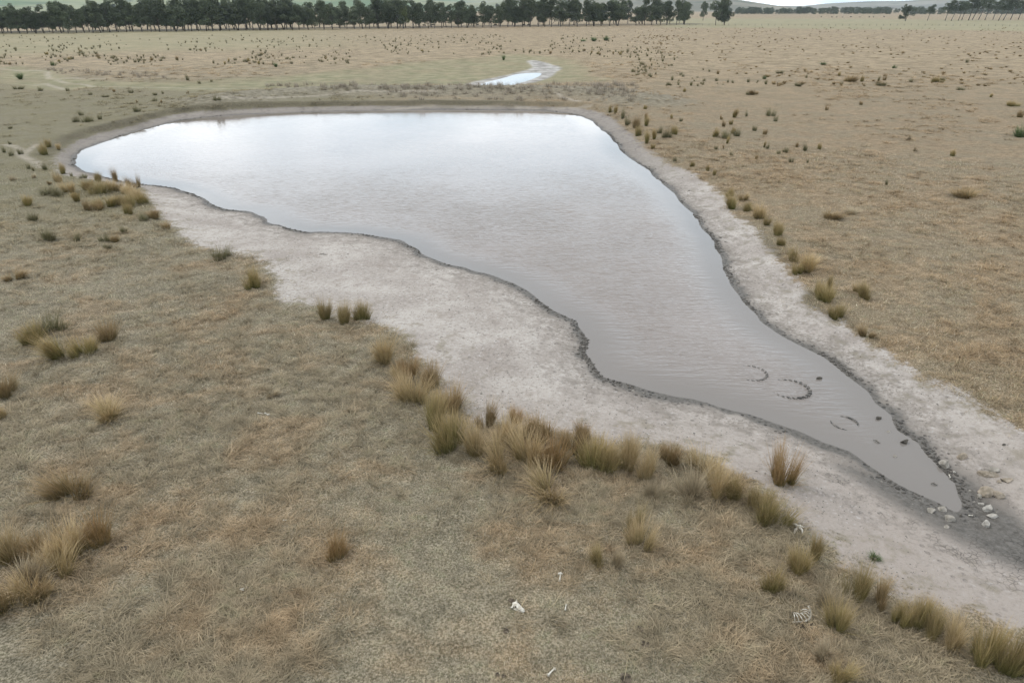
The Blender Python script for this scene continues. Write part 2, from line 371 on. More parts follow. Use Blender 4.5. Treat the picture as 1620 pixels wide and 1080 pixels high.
def blade_mat(name, base, mid, tip, var=.35, tint=0):
    m, t, p = mat(name)
    tt = attr(t, 'tt'); rn = attr(t, 'rnd')
    c = mixc(t, sstep(t, tt, .0, .45), base, mid); c = mixc(t, sstep(t, tt, .4, 1.0), c, tip)
    oi = t.nodes.new('ShaderNodeObjectInfo')
    v = mth(t, 'ADD', mth(t, 'MULTIPLY', rn, var), 1-var/2)
    v = mth(t, 'MULTIPLY', v, mth(t, 'ADD', mth(t, 'MULTIPLY', oi.outputs['Random'], .3), .85))
    cm = N(t, 'ShaderNodeCombineXYZ', inp={0: v, 1: v, 2: v})
    c = mixc(t, 1.0, c, cm.outputs[0], 'MULTIPLY')
    t.links.new(c, p.inputs['Base Color']); p.inputs['Roughness'].default_value = .75
    return m
BM = {
 'g': blade_mat('rush_green', (.085, .092, .026), (.225, .185, .070), (.43, .315, .165)),
 't': blade_mat('rush_tan', (.135, .110, .044), (.335, .255, .125), (.53, .395, .235)),
 'b': blade_mat('rush_brown', (.098, .082, .034), (.225, .165, .078), (.39, .275, .155)),
 'o': blade_mat('rush_russet', (.105, .095, .028), (.290, .195, .085), (.42, .275, .145)),
 's': blade_mat('rush_dark', (.075, .080, .036), (.150, .140, .070), (.28, .230, .145)),
 'y': blade_mat('rush_yellow', (.125, .120, .036), (.270, .215, .090), (.44, .33, .18)),
 'p': blade_mat('rush_pale', (.21, .175, .110), (.32, .26, .170), (.45, .37, .25)),
 'G': blade_mat('weed_green', (.055, .085, .030), (.095, .135, .055), (.15, .19, .085)),
}

# ------------------------------------------------------------------ ground sheet (rings around the tripod point, finer close by)
def ratio(a, b, n): return np.exp(np.linspace(math.log(a), math.log(b), n, endpoint=False))
rad = np.concatenate([[0.5, 2, 4, 6, 8], ratio(9.5, 60, 420), ratio(60, 300, 280), ratio(300, 12000, 110), [12000]])
ang = np.concatenate([np.linspace(-R(56), R(56), 660), np.linspace(R(56), R(304), 90)[1:-1]])
A, RR = np.meshgrid(ang, rad, indexing='xy')
GX = (RR*np.sin(A)).ravel(); GY = (RR*np.cos(A)).ravel()
f = fields(GX, GY); GZ = height(GX, GY, f)
nr, na = A.shape; HG = GZ.reshape(nr, na)
i = np.arange(nr-1)[:, None]; j = np.arange(na)[None, :]
j2 = (j+1) % na
Q = np.stack([i*na+j, i*na+j2, (i+1)*na+j2, (i+1)*na+j], -1).reshape(-1, 4)[:, ::-1]
rr = np.hypot(GX, GY)
bank = np.exp(-(f['crest']/8.0)**4)*smooth(.0, .8, f['dg'])
pix_right = smooth(0.12, 0.3, GX/np.maximum(GY, 1))
field = smooth(515, 535, rr)*smooth(.18, .22, GX/np.maximum(GY, 1))*smooth(1050, 900, rr)
fl = smooth(230, 290, rr)*smooth(-.1, -.42, GX/np.maximum(GY, 1)-.05*(vnoise(GX, GY, 30, 2)-.5))*.6
field = np.maximum(field, fl*1.3*(rr < 520))
greenf = smooth(2.5, -2.5, f['green']+6*(vnoise(GX, GY, 9, 6)-.5))
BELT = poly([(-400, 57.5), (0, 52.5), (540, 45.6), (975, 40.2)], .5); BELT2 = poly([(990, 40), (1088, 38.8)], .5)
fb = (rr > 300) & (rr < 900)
litter_shade = np.zeros_like(GX)
litter_shade[fb] = smooth(26, 12, np.minimum(segdist(GX[fb], GY[fb]-12, BELT, False), segdist(GX[fb], GY[fb]-12, BELT2, False))+8*vnoise(GX[fb], GY[fb], 12, 41))*.85
PATHS = [[(345,160),(430,155),(560,146),(700,145)],[(560,163),(700,157),(800,158),(930,162)],[(5,233),(40,240),(62,262)],[(48,246),(62,233)],
         [(892,148),(915,157)],[(0,110),(70,113),(85,125),(130,126),(250,124)],[(60,134),(80,131),(95,142)],[(140,137),(300,138),(420,138)],
         [(95,127),(150,137)]]
path = np.zeros_like(GX)
fm = (GY > 40) & (rr < 300)
for pp in PATHS:
    z = 1.2 if pp[0][0] > 340 and pp[0][1] < 170 else .5
    gj = (vnoise(GX[fm], GY[fm], 6, 33)-.5)*2; gk = (vnoise(GX[fm], GY[fm], 6, 34)-.5)*2
    d = segdist(GX[fm]+gj, GY[fm]+gk, poly(pp, z), False); path[fm] = np.maximum(path[fm], smooth(.32+rr[fm]/300, .05, d)*.72*smooth(.05, .35, vnoise(GX[fm], GY[fm], 3, 35)))
rimm = np.exp(-((f['dg']-0.9)/1.0)**2)*smooth(58, 80, GY)*smooth(.15, -.1, GX/np.maximum(GY, 1)-.05)  # painted shadow line along the cut bank of the far shore
rimR = np.exp(-((f['dg']-.15)/.40)**2)*smooth(7, 12, GX)*smooth(46, 36, GY)*(GX*.55 > GY*.18)*smooth(.35, .6, vnoise(GX, GY, 1.7, 19))*smooth(12, 15, GX-.0*GY)*.75
rimm *= .7+.8*vnoise(GX, GY, 2.5, 9)
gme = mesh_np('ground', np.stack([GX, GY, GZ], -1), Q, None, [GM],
   {'dw': f['dw'], 'dg': f['dg'], 'mud': f['mud'], 'pm': f['pm'], 'bank': bank, 'green': greenf, 'field': np.clip(field, 0, 1), 'path': path, 'litter_shade': litter_shade, 'rim': np.clip(rimm+rimR, 0, 1)}, smooth=True)
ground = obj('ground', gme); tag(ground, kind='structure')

# ------------------------------------------------------------------ pond water: a flat sheet that runs under its banks
def water_sheet(name, poly_, z, step, label):
    x0, y0 = poly_.min(0)-2; x1, y1 = poly_.max(0)+2
    xs = np.arange(x0, x1, step); ys = np.arange(y0, y1, step)
    X, Y = np.meshgrid(xs, ys); s = segdist(X.ravel(), Y.ravel(), poly_).reshape(X.shape)
    idx = -np.ones(X.shape, int)
    keepc = (s[:-1, :-1] < step*1.5+.3)
    used = np.zeros(X.shape, bool)
    used[:-1, :-1] |= keepc; used[1:, :-1] |= keepc; used[:-1, 1:] |= keepc; used[1:, 1:] |= keepc
    idx[used] = np.arange(used.sum())
    V = np.stack([X[used], Y[used], np.full(used.sum(), z)], -1)
    q = np.stack([idx[:-1, :-1], idx[:-1, 1:], idx[1:, 1:], idx[1:, :-1]], -1)[keepc]
    me = mesh_np(name, V, q, None, [WM], {'shoal': -s[used]})
    o = obj(name, me); tag(o, kind='structure'); return o
water_sheet('water', Wp, 0.0, 1.0, '')
water_sheet('water', Pp, 0.15, 1.0, '')

# ------------------------------------------------------------------ blades
def make_blades(n, rootx, rooty, rootz, az, lean, bend, length, width, seg=3, tt0=0.0):
    """strips: returns V,Q,T,tt,id"""
    ks = np.linspace(0, 1, seg+1)
    # integrate the direction angle from vertical
    V = []; tts = []; ids = []
    x = np.zeros(n); z = np.zeros(n)
    sx, sy = np.cos(az+math.pi/2), np.sin(az+math.pi/2)
    sx = sx*1.0; sy = sy*1.0
    twist = rng.uniform(-1, 1, n)
    wx = np.cos(az+math.pi/2+twist); wy = np.sin(az+math.pi/2+twist)
    pts = []
    for k, s in enumerate(ks):
        if k:
            th = lean+bend*(s-.5/seg)
            x = x+np.sin(th)*length/seg; z = z+np.cos(th)*length/seg
        pts.append((rootx+x*np.cos(az), rooty+x*np.sin(az), rootz+np.maximum(z, .005)))
    rows = []
    for k in range(seg):
        wk = width*(1-.75*ks[k]**1.5)*.5
        X, Y, Z = pts[k]
        rows.append(np.stack([X-wx*wk, Y-wy*wk, Z], -1)); rows.append(np.stack([X+wx*wk, Y+wy*wk, Z], -1))
    rows.append(np.stack(pts[seg], -1))
    V = np.stack(rows, 1).reshape(-1, 3)                 # n*(2seg+1)
    m = 2*seg+1; b = np.arange(n)*m
    Q = np.concatenate([np.stack([b+2*k, b+2*k+1, b+2*k+3, b+2*k+2], -1) for k in range(seg-1)]) if seg > 1 else None
    T = np.stack([b+2*seg-2, b+2*seg-1, b+2*seg], -1)
    tt = np.tile(np.array([ks[k//2] for k in range(2*seg)]+[1.0]), n)
    return V, Q, T, tt, m
def tussock_mesh(name, kind, n, spread=.5, droop=.6, root=.22, seed=0, width=.011, subs=4):
    g = np.random.default_rng(seed)
    cs = g.normal(0, root*.6, (subs, 2)); c = g.integers(0, subs, n)
    ra = g.uniform(0, 2*math.pi, n); rr_ = root*.55*np.sqrt(g.uniform(0, 1, n))
    rx = cs[c, 0]+rr_*np.cos(ra); ry = cs[c, 1]+rr_*np.sin(ra)
    az = np.arctan2(ry, rx)+g.normal(0, .7, n)
    dist = np.hypot(rx, ry)/root
    lean = np.abs(g.normal(0, .16, n))+spread*.55*dist*g.uniform(.3, 1.1, n)
    stray = g.uniform(0, 1, n) < .10; lean = lean+stray*g.uniform(.2, .8, n)
    bend = droop*g.uniform(.1, 1.3, n)**1.5
    hs = g.uniform(.58, 1.2, subs)
    ln = (1.06-.15*dist)*g.uniform(.35, 1.18, n)*hs[c]
    V, Q, T, tt, m = make_blades(n, rx, ry, np.full(n, -.04), az, lean, bend, ln, np.full(n, width)*g.uniform(.6, 1.3, n), 3)
    # wind bows everything a little one way
    V[:, 0] += .12*np.maximum(V[:, 2], 0)**2
    rnd = np.repeat(g.uniform(0, 1, n), m)
    return mesh_np(name, V, Q, T, [BM[kind]], {'tt': tt, 'rnd': rnd})
TM = {}
SPEC = {'g': (900, .42, .5), 't': (850, .55, .85), 'b': (760, .40, .5), 'o': (820, .34, .4), 's': (420, .42, .45), 'y': (1050, .48, .7), 'p': (700, .62, .8), 'G': (300, 1.0, .9)}
for k, (n, s, d) in SPEC.items():
    TM[k] = [tussock_mesh('tussock', k, n, s, d, .22+.03*v, seed=100*v+ord(k), subs=3+v, width=.0108 if k != 'G' else .03) for v in range(4)]

GRP = {'near': 'rush tussocks along the near grass edge of the pond', 'left': 'rush tussocks on the left pasture', 'right': 'rush tussocks along the right shore',
       'plain': 'small rush tufts scattered over the dry plain', 'leftshore': 'rush tussocks massed at the left end of the pond'}
cnt = [0]
def tussock(px, py, wpx, hpx, kind, label, group, variant=None, name='rush_tussock'):
    x, y, z = place(px, py-wpx*.10)
    d = depth_of(x, y, z); th = math.atan2(CAM_H-z, math.hypot(x, y))
    wm = wpx*d/F; hm = hpx*d/F
    H = max((hm-.18*wm*math.sin(th))/math.cos(th)*1.27, .2, .42*wm if py < 300 else 0)
    cnt[0] += 1
    v = cnt[0] % 4 if variant is None else variant
    o = obj(name, TM[kind][v], None, (x, y, z))
    o.rotation_euler = (0, 0, random.uniform(0, 6.28))
    s = wm/(.92 if kind in 'tpy' else .72)*(.70 if py < 300 else 1.0)
    if py < 300: H *= 1.15
    if px > 1270 and py > 860: s *= .84
    o.scale = (s*random.uniform(.92, 1.08), s*random.uniform(.92, 1.08), H*1.02)
    tag(o, label, 'grass tussock' if kind != 'G' else 'weed', group)
    return o
L = GRP
TUS = [
 # left of the pond, middle distance
 (6,242,7,10,'s','small dark tuft at the far left, left of a pair beside the forked cattle pad','left'),
 (18,247,8,9,'s','small dark tuft at the left, below the start of the forked cattle pad','left'),
 (34,245,10,10,'s','dark tuft touching the forked cattle pad left of the pond','left'),
 (16,205,11,5,'s','low flat tuft at the left edge well above the forked cattle pad','left'),
 (15,229,6,5,'s','tiny tuft just above the forked cattle pad at the left','left'),
 (20,287,12,8,'p','pale straw tuft near the left edge below the cattle pad','left'),
 (45,268,7,9,'s','small dark tuft just below the foot of the cattle pad, left of a pair','left'),
 (53,271,7,7,'s','small dark tuft below the foot of the cattle pad, right of a pair','left'),
 (52,283,13,8,'p','faint brown tuft below the pair of tufts at the end of the cattle pad','left'),
 (78,234,15,14,'y','yellow-green tussock on the bank above the pond’s left tip','leftshore'),
 (71,246,13,16,'g','olive tussock beside the upper fork of the cattle pad','leftshore'),
 (93,238,12,9,'t','brown tussock on the rim of the bank at the pond’s left tip','leftshore'),
 (72,270,13,10,'s','dark tussock right of the foot of the cattle pad','leftshore'),
 (97,276,15,15,'g','olive tussock on the corner of the bank at the pond’s left tip','leftshore'),
 (113,279,5,6,'s','tiny dark tuft on the clay at the pond’s left tip','leftshore'),
 (79,293,10,6,'b','small brown tuft left of the massed tussocks','leftshore'),
 (93,290,16,18,'t','tan tussock at the upper left of the massed tussocks','leftshore'),
 (75,308,20,12,'s','low grey-green tussock at the far left of the massed tussocks','leftshore'),
 (93,311,16,14,'s','grey-green tussock second from the left in the front of the massed tussocks','leftshore'),
 (111,306,20,18,'t','pale tan tussock in the left half of the massed tussocks','leftshore'),
 (140,303,22,18,'y','yellowish tussock in the upper middle of the massed tussocks','leftshore'),
 (133,283,13,8,'s','low tussock where the massed tussocks meet the water','leftshore'),
 (153,289,18,13,'y','ochre tussock at the water’s edge above the massed tussocks','leftshore'),
 (183,288,18,20,'b','tall dark brown tussock standing against the water in the massed tussocks','leftshore'),
 (206,296,12,15,'b','left of two dark tussocks against the water right of the massed tussocks','leftshore'),
 (218,298,12,16,'b','right of two dark tussocks against the water right of the massed tussocks','leftshore'),
 (160,310,27,20,'y','broad yellow-green tussock in the centre of the massed tussocks','leftshore'),
 (181,304,26,18,'t','tan tussock behind the centre of the massed tussocks','leftshore'),
 (200,311,26,20,'t','leaning tan tussock in the right half of the massed tussocks','leftshore'),
 (216,318,24,18,'t','tan tussock at the right shoulder of the massed tussocks','leftshore'),
 (227,323,14,17,'g','olive tussock at the right end of the massed tussocks, on the sand edge','leftshore'),
 (127,319,16,15,'g','green-based tussock at the lower left of the massed tussocks','leftshore'),
 (173,329,28,20,'g','large green-based tussock at the front of the massed tussocks','leftshore'),
 (194,324,24,19,'y','yellowish tussock in the front right of the massed tussocks','leftshore'),
 (211,329,22,18,'y','yellow-olive tussock in the front right corner of the massed tussocks','leftshore'),
 (140,334,15,17,'b','left of two brown tussocks in front of the massed tussocks','leftshore'),
 (154,334,15,15,'b','right of two brown tussocks in front of the massed tussocks','leftshore'),
 (200,341,15,18,'g','dark green tussock just in front of the massed tussocks','leftshore'),
 (226,350,13,13,'s','small dark tussock left of a larger one by the narrow end of the sand','leftshore'),
 (243,348,19,19,'b','dark tussock on the grass edge at the narrow end of the sand','leftshore'),
 (262,364,16,12,'b','low brown tussock on the grass edge below the narrow end of the sand','leftshore'),
 (39,327,19,17,'g','olive tussock standing alone at the left below the cattle pad','left'),
 (54,349,14,14,'s','dark tussock alone at the left between a lone olive one and a broad dark one','left'),
 (78,381,31,19,'s','broad dark tussock at the left, level with a row of small ones','left'),
 (123,382,13,13,'s','small dark tussock right of the broad one on the left pasture','left'),
 (168,382,13,14,'s','small tussock above another in a loose trio on the left pasture','left'),
 (183,383,11,11,'b','brown right-hand tussock of a loose trio on the left pasture','left'),
 (170,394,11,9,'s','lowest tussock of a loose trio on the left pasture','left'),
 (194,369,10,10,'s','small dark tuft above the loose trio on the left pasture','left'),
 (350,410,26,22,'s','dark feathery tussock on the sand edge left of the middle','left'),
 (402,456,20,31,'g','tall olive tussock on the sand edge between a feathery one and a trio','left'),
 (25,445,30,16,'b','low brown tussock near the left edge, halfway up','left'),
 (55,541,36,36,'g','front left one of two big joined tussocks at the left','left'),
 (82,526,32,32,'s','darker back one of two big joined tussocks at the left','left'),
 (173,538,26,28,'b','brown-green tussock right of the big joined tussocks at the left','left'),
 (107,566,40,36,'g','left half of the large double tussock below the two joined ones','left'),
 (139,562,32,36,'g','right half of the large double tussock below the two joined ones','left'),
 (6,628,30,34,'b','dark tussock cut by the left edge','left'),
 (4,664,22,22,'t','tan tuft cut by the left edge, under a dark one','left'),
 (172,667,52,30,'t','wide tan tussock on open grass in the left of the picture','left'),
 (430,628,24,14,'p','low pale tuft above the pair of white bones','left'),
 (113,784,50,40,'b','rounded brown tussock on open grass above the bottom left clump','left'),
 (155,857,34,42,'o','russet tussock at the right end of the bottom left clump','left'),
 (111,890,46,60,'t','tall tan tussock in the upper right of the bottom left clump','left'),
 (90,915,52,58,'t','broad tan tussock at the front right of the bottom left clump','left'),
 (62,880,40,46,'b','brown tussock in the top middle of the bottom left clump','left'),
 (17,893,54,52,'t','tan tussock at the left top of the bottom left clump','left'),
 (36,922,52,46,'p','flattened straw tussock in the middle of the bottom left clump','left'),
 (58,944,50,50,'t','tan tussock at the lower right of the bottom left clump','left'),
 (15,962,56,50,'b','brown tussock at the bottom left corner of the bottom left clump','left'),
 (533,878,26,30,'o','small russet tussock alone on the grass in the lower middle left','left'),
 # near edge row
 (513,506,22,32,'y','left tussock of the trio on the sand edge','near'),
 (544,514,26,34,'y','middle tussock of the trio on the sand edge','near'),
 (572,509,22,32,'g','right tussock of the trio on the sand edge, on the sand','near'),
 (610,576,40,44,'t','first tussock of the near row below the trio, tan on green','near'),
 (634,606,26,26,'t','low tan tussock under the first one of the near row','near'),
 (646,598,28,34,'o','ochre tussock right behind the second bend of the near row','near'),
 (655,640,46,46,'t','big green-footed tan tussock in the upper part of the near row','near'),
 (685,617,30,36,'b','dark brown tussock standing on the sand beside the near row','near'),
 (678,688,40,52,'g','tall green-based tussock left of the bend of the near row','near'),
 (708,655,40,42,'b','brown tussock on the sand side of the bend of the near row','near'),
 (719,718,54,58,'g','largest bright green-based tussock at the bend of the near row','near'),
 (752,724,38,46,'t','tan tussock spilling over right of the bright green-based one','near'),
 (769,679,30,42,'b','upright dark brown tussock standing clear on the sand at the bend','near'),
 (793,744,50,58,'t','wide tan tussock at the front of the middle of the near row','near'),
 (816,671,18,26,'o','slim russet tussock rising behind the middle of the near row','near'),
 (800,702,42,40,'t','tan tussock in the back of the middle of the near row','near'),
 (838,741,52,56,'t','straw-topped tussock in the middle of the near row','near'),
 (861,702,42,42,'b','brown tussock at the back right of the middle of the near row','near'),
 (835,692,34,28,'t','low tan tussock at the back of the middle of the near row','near'),
 (876,737,40,42,'o','orange-tinted tussock closing the middle of the near row','near'),
 (907,719,40,50,'b','dark brown tussock starting the right part of the near row','near'),
 (927,694,24,28,'b','small brown tussock on the sand starting the right part of the near row','near'),
 (936,751,50,54,'g','green-footed tussock at the front of the right part of the near row','near'),
 (962,741,38,42,'y','ochre tussock beside the green-footed one in the right part of the near row','near'),
 (994,744,36,58,'t','tall feathery tan tussock in the right part of the near row','near'),
 (873,788,62,44,'t','low wide tan tussock on the grass in front of the near row','near'),
 (1026,757,30,48,'t','thin straw tussock between the feathery one and the dark one','near'),
 (1030,786,28,28,'p','short straw tuft in front of the thin straw tussock','near'),
 (1058,736,34,42,'b','compact dark tussock on the sand edge right of the near row','near'),
 (1012,872,40,44,'t','tan tuft on the open grass, lower of a joined pair','near'),
 (1001,842,26,42,'y','olive tuft on the open grass, upper of a joined pair','near'),
 (950,891,26,24,'y','olive left half of a low tuft on the open grass','near'),
 (971,891,30,30,'p','straw right half of a low tuft on the open grass','near'),
 (1235,765,36,56,'o','rust-brown tussock standing all alone on the pale sand','near'),
 (1112,750,50,38,'t','pale tussock at the back left of the patch left of the lone rust-brown one','near'),
 (1098,789,50,46,'p','straw tussock at the front left of the patch left of the lone rust-brown one','near'),
 (1132,788,42,50,'t','tan tussock in the middle of the patch left of the lone rust-brown one','near'),
 (1159,789,38,38,'y','ochre tussock at the right of the patch left of the lone rust-brown one','near'),
 (1197,802,34,40,'y','olive tussock just below the lone rust-brown one','near'),
 (1214,829,42,38,'g','bright green low tussock left of the white pelvis bone','near'),
 (1291,884,30,42,'g','green-stemmed tussock below the white pelvis bone','near'),
 (1264,909,36,42,'y','yellowish tussock down and left of the green-stemmed one','near'),
 (1221,932,28,40,'g','small tussock with a green foot above the rib cage','near'),
 (1356,951,32,54,'g','dense leaning green tussock right of the rib cage','near'),
 (1391,963,30,46,'b','thin brown tussock beside the dense leaning green one','near'),
 (1428,993,26,46,'g','olive tussock at the left end of the last row on the sand edge','near'),
 (1459,1000,44,50,'g','broad olive tussock in the last row on the sand edge','near'),
 (1482,1012,36,42,'y','yellow-olive tussock in the last row on the sand edge','near'),
 (1505,1028,42,42,'t','tan tussock at the right end of the last row on the sand edge','near'),
 (1564,1048,50,76,'g','tall tussock in the bottom right corner, left of the two','near'),
 (1596,1060,50,78,'g','tall tussock in the bottom right corner, right of the two','near'),
 (1306,960,44,38,'p','thin yellowed grass clump above and right of the rib cage','near'),
 (1324,1002,46,42,'y','thin olive grass clump below the rib cage','near'),
 (1305,1048,42,34,'p','straw grass clump near the bottom edge below the rib cage','near'),
 (1326,1076,42,34,'y','olive grass clump cut by the bottom edge','near'),
 # right shore
 (1155,311,10,12,'g','small tussock topping the row on the right sand edge','right'),
 (1162,334,20,21,'g','dark tussock at the head of the row on the right sand edge','right'),
 (1174,318,17,15,'t','tan tussock behind the head of the row on the right sand edge','right'),
 (1185,336,15,16,'g','green tussock third along the row on the right sand edge','right'),
 (1203,348,25,22,'t','broad straw-topped tussock in the row on the right sand edge','right'),
 (1212,357,12,14,'y','small olive tussock tucked under the broad straw-topped one','right'),
 (1231,374,18,24,'y','yellow-olive tussock halfway down the row on the right sand edge','right'),
 (1237,389,12,16,'g','green small tussock just under the yellow-olive one','right'),
 (1257,414,17,22,'y','pale tussock behind the biggest one on the right sand edge','right'),
 (1277,431,34,30,'t','biggest straw-topped tussock on the right sand edge','right'),
 (1263,434,15,23,'g','green tussock at the left foot of the biggest one on the right sand edge','right'),
 (1290,465,17,22,'g','left tussock of three below the biggest one on the right','right'),
 (1305,478,21,26,'g','front tussock of three below the biggest one on the right','right'),
 (1313,458,13,20,'y','rear tussock of three below the biggest one on the right','right'),
 (1325,503,23,27,'g','round olive tussock below the three on the right sand edge','right'),
 (1357,463,16,17,'t','smaller left half of the yellowish pair out on the right pasture','right'),
 (1370,473,23,25,'y','larger right half of the yellowish pair out on the right pasture','right'),
 (1370,534,24,17,'b','lowest dark tussock on the right sand edge','right'),
 (1310,348,32,14,'b','low brown clump on the right pasture above the sand edge row','right'),
 (1347,341,22,11,'p','faint straw clump right of the low brown one','right'),
 (1532,316,36,11,'b','low brown clump far out on the right pasture','right'),
 (1402,293,8,9,'s','tiny green tuft alone on the right pasture','right'),
 (1507,248,9,12,'g','upright olive tuft alone on the right pasture','right'),
 (1438,222,7,7,'p','faint tuft alone on the upper right pasture','right'),
 (1447,240,7,8,'p','faint grey-green tuft on the upper right pasture','right'),
]
RS = [(1207,234,7,8),(1215,236,7,8),(1242,242,11,9),(1231,244,7,6),(1252,258,9,9),(1273,240,13,10),(1297,237,8,10),(1260,233,6,6),(1277,258,5,6),(1195,253,7,8),
 (1157,247,7,7),(1132,237,6,7),(1144,236,5,6),(1130,278,8,10),(1119,271,7,9),(1095,264,9,7),(1193,208,10,9),(1208,214,10,9),(1130,217,14,12),(1147,221,18,13),
 (1148,228,9,9),(1167,217,14,11),(1158,212,12,9),(1010,216,12,14),(1022,229,14,16),(1032,236,9,9),(1055,219,16,15),(1067,214,12,12),(1037,221,14,13),(1045,212,12,10),
 (1067,256,7,8),(965,178,6,9),(973,180,10,10),(985,188,11,14),(993,199,12,14),(1007,203,14,14),(1020,201,13,12),(1020,173,6,7),(1063,188,6,7),(1023,189,7,8),
 (1159,187,15,11),(1180,185,5,9),(1217,185,16,12),(1227,193,7,9),(1141,190,6,7),(1157,198,8,9),(1145,201,6,9),(1077,193,6,6),(1192,152,22,6),(1182,151,10,5),(1343,132,26,8),
 (1363,130,6,8),(1330,136,6,7),(1390,129,6,7),(1399,128,6,7),(1393,137,15,6),(1262,138,16,6),(1270,135,8,5),(1329,121,8,6),(1480,132,18,7),(1490,128,10,5),(1363,167,8,6),
 (1307,175,6,7),(1615,187,12,9),(1530,100,6,7),(1276,124,5,5),(1083,146,5,6),(1136,118,5,5),(1232,118,16,5),(1440,131,9,5),(1520,144,14,5),(1600,170,20,6),(1565,155,9,5)]
LS = [(127,184,10,7),(121,194,10,9),(137,195,21,10),(159,190,8,9),(215,179,16,9),(342,160,13,8),(207,148,8,6),(245,152,10,5),(181,146,7,4),(245,161,8,6),(108,145,7,6),(28,143,17,6),
 (63,145,9,6),(143,151,7,5),(167,155,12,4),(297,149,5,4),(296,128,7,9),(316,133,5,5),(335,130,4,4),(217,163,5,4),(257,149,5,4),(255,163,4,4)]
for T_ in TUS: tussock(*T_[:5], T_[5], GRP[T_[6]])
for q in RS:
    far = q[1] < 160
    nearp = q[0] < 1080
    lab = ('small rush tuft far out on the dry plain right of the dam bank' if far else
           'rush tuft in the strip beside the pond’s far right corner' if nearp else 'small rush tuft in the loose scatter above the right sand edge')
    tussock(*q, random.choice('ssggb' if q[0] < 1180 else 'sssbg'), lab, GRP['plain'])
for q in LS: tussock(*q, random.choice('ssb'), 'small dark rush tuft on the level ground behind the pond’s left tip', GRP['plain'])
for q, lab in (((1614,219,22,17), 'vivid green thistle cut by the right edge'), ((33,127,13,8), 'green leafy weed on the islet in the green swale at far left'),
          ((1208,126,8,5), 'green weed on the dry plain, left of two on the right'), ((1412,109,8,6), 'green weed on the dry plain, right of two on the right'),
          ((1302,104,10,5), 'bright flat green weed on the far dry plain at right'), ((797,96,6,6), 'small dark green bush on the swale above the little pool'),
          ((437,107,9,6), 'round green weed on the pale plain left of the middle'), ((83,105,9,8), 'green bush among the brown weeds at far left'),
          ((540+212,62,0,0), None), ((1384,884,15,7), 'low green weed growing on the near sand'), ((940,67,12,5), 'left green bush in the row of bushes on the far plain'),
          ((958,66,14,6), 'right green bush in the row of bushes on the far plain'), ((920,67,12,4), 'low green bush at the left end of the row of bushes on the far plain')):
    if lab: tussock(*q, 'G', lab, None, name='green_weed')

# scattered tufts of the pale plain behind the dam: 80 largest as things, the rest as stuff
def in_poly(X, Y, P): return segdist(np.array([X]), np.array([Y]), P)[0] < 0
plain = []
gr = np.random.default_rng(5)
while len(plain) < 2000:
    if gr.uniform() < .66: px = gr.uniform(-150, 1080); py = 57+66*gr.uniform()**1.25
    else: px = gr.uniform(1000, 1780); py = 45+95*gr.uniform()**1.7
    if px < 1000 and py < 76-px*.03: 
        if gr.uniform() < .7: continue
    cl = float(vnoise(np.array([px*1.0]), np.array([py*4.0]), 45, 3)[0])
    if gr.uniform() > cl**2*2.2: continue
    if px < 1000 and py > 105: continue
    if 560 < px < 940 and py > 88: continue
    x, y = unproj(px, py, .5)
    if abs(x) > 900: continue
    plain.append((py, px, x, y, gr.uniform(.5, 1.25)))
plain.sort(key=lambda q: -q[0]*q[4]**1.5)
V_, Q_, T_, tt_, rn_ = [], [], [], [], []
small = [tussock_mesh('tuft', k, 60, .5, .5, .25, seed=900+ord(k), width=.06, subs=3) for k in 'sb']
hz = height(np.array([q[2] for q in plain]), np.array([q[3] for q in plain]))
NIND = 70
plain.sort(key=lambda q: -(q[0]-(60 if q[1] > 1000 else 0))*q[4]**1.5)
rest = []
for n_, q in enumerate(plain):
    py, px, x, y, s = q; z = float(hz[n_])
    if n_ < NIND:
        kind = random.choice('sssbg'); o = obj('rush_tussock', TM[kind][n_ % 4], None, (x, y, z))
        o.scale = (s*.75, s*.75, s*.85); o.rotation_euler = (0, 0, random.uniform(0, 6.28))
        tag(o, ('small dark rush tuft on the pale plain between the dam bank and the tree belt' if px < 1000 else 'small rush tuft on the tan plain between the right pasture and the field fence'), 'grass tussock', GRP['plain'])
    else: rest.append((x, y, z, s))
src = [(np.array([v.co[:] for v in m.vertices]), m) for m in small]
def scatter(name, pts, src_meshes, mats, kindlabel):
    """merge many tufts into one mesh per material set"""
    Vs, Qs, Ts, tts, rns = [], [], [], [], []; off = 0
    cache = []
    for m in src_meshes:
        v = np.empty(len(m.vertices)*3, np.float32); m.vertices.foreach_get('co', v)
        tri = np.array([p_.vertices[:] for p_ in m.polygons if len(p_.vertices) == 3]); quad = np.array([p_.vertices[:] for p_ in m.polygons if len(p_.vertices) == 4])
        a = np.empty(len(m.vertices), np.float32); m.attributes['tt'].data.foreach_get('value', a)
        b = np.empty(len(m.vertices), np.float32); m.attributes['rnd'].data.foreach_get('value', b)
        cache.append((v.reshape(-1, 3), quad, tri, a, b))
    for (x, y, z, sxy, sz, c) in pts:
        v, q, tr, a, b = cache[c % len(cache)]; an = random.uniform(0, 6.28); ca, sa = math.cos(an), math.sin(an)
        Vs.append(np.stack([(v[:, 0]*ca-v[:, 1]*sa)*sxy+x, (v[:, 0]*sa+v[:, 1]*ca)*sxy+y, v[:, 2]*sz+z], -1))
        Qs.append(q+off); Ts.append(tr+off); tts.append(a); rns.append(np.clip(b*.7+random.uniform(0, .3), 0, 1)); off += len(v)
    me = mesh_np(name, np.concatenate(Vs), np.concatenate(Qs), np.concatenate(Ts), mats, {'tt': np.concatenate(tts), 'rnd': np.concatenate(rns)})
    o = obj(name, me); tag(o, kindlabel[0], kindlabel[1], kind='stuff'); return o
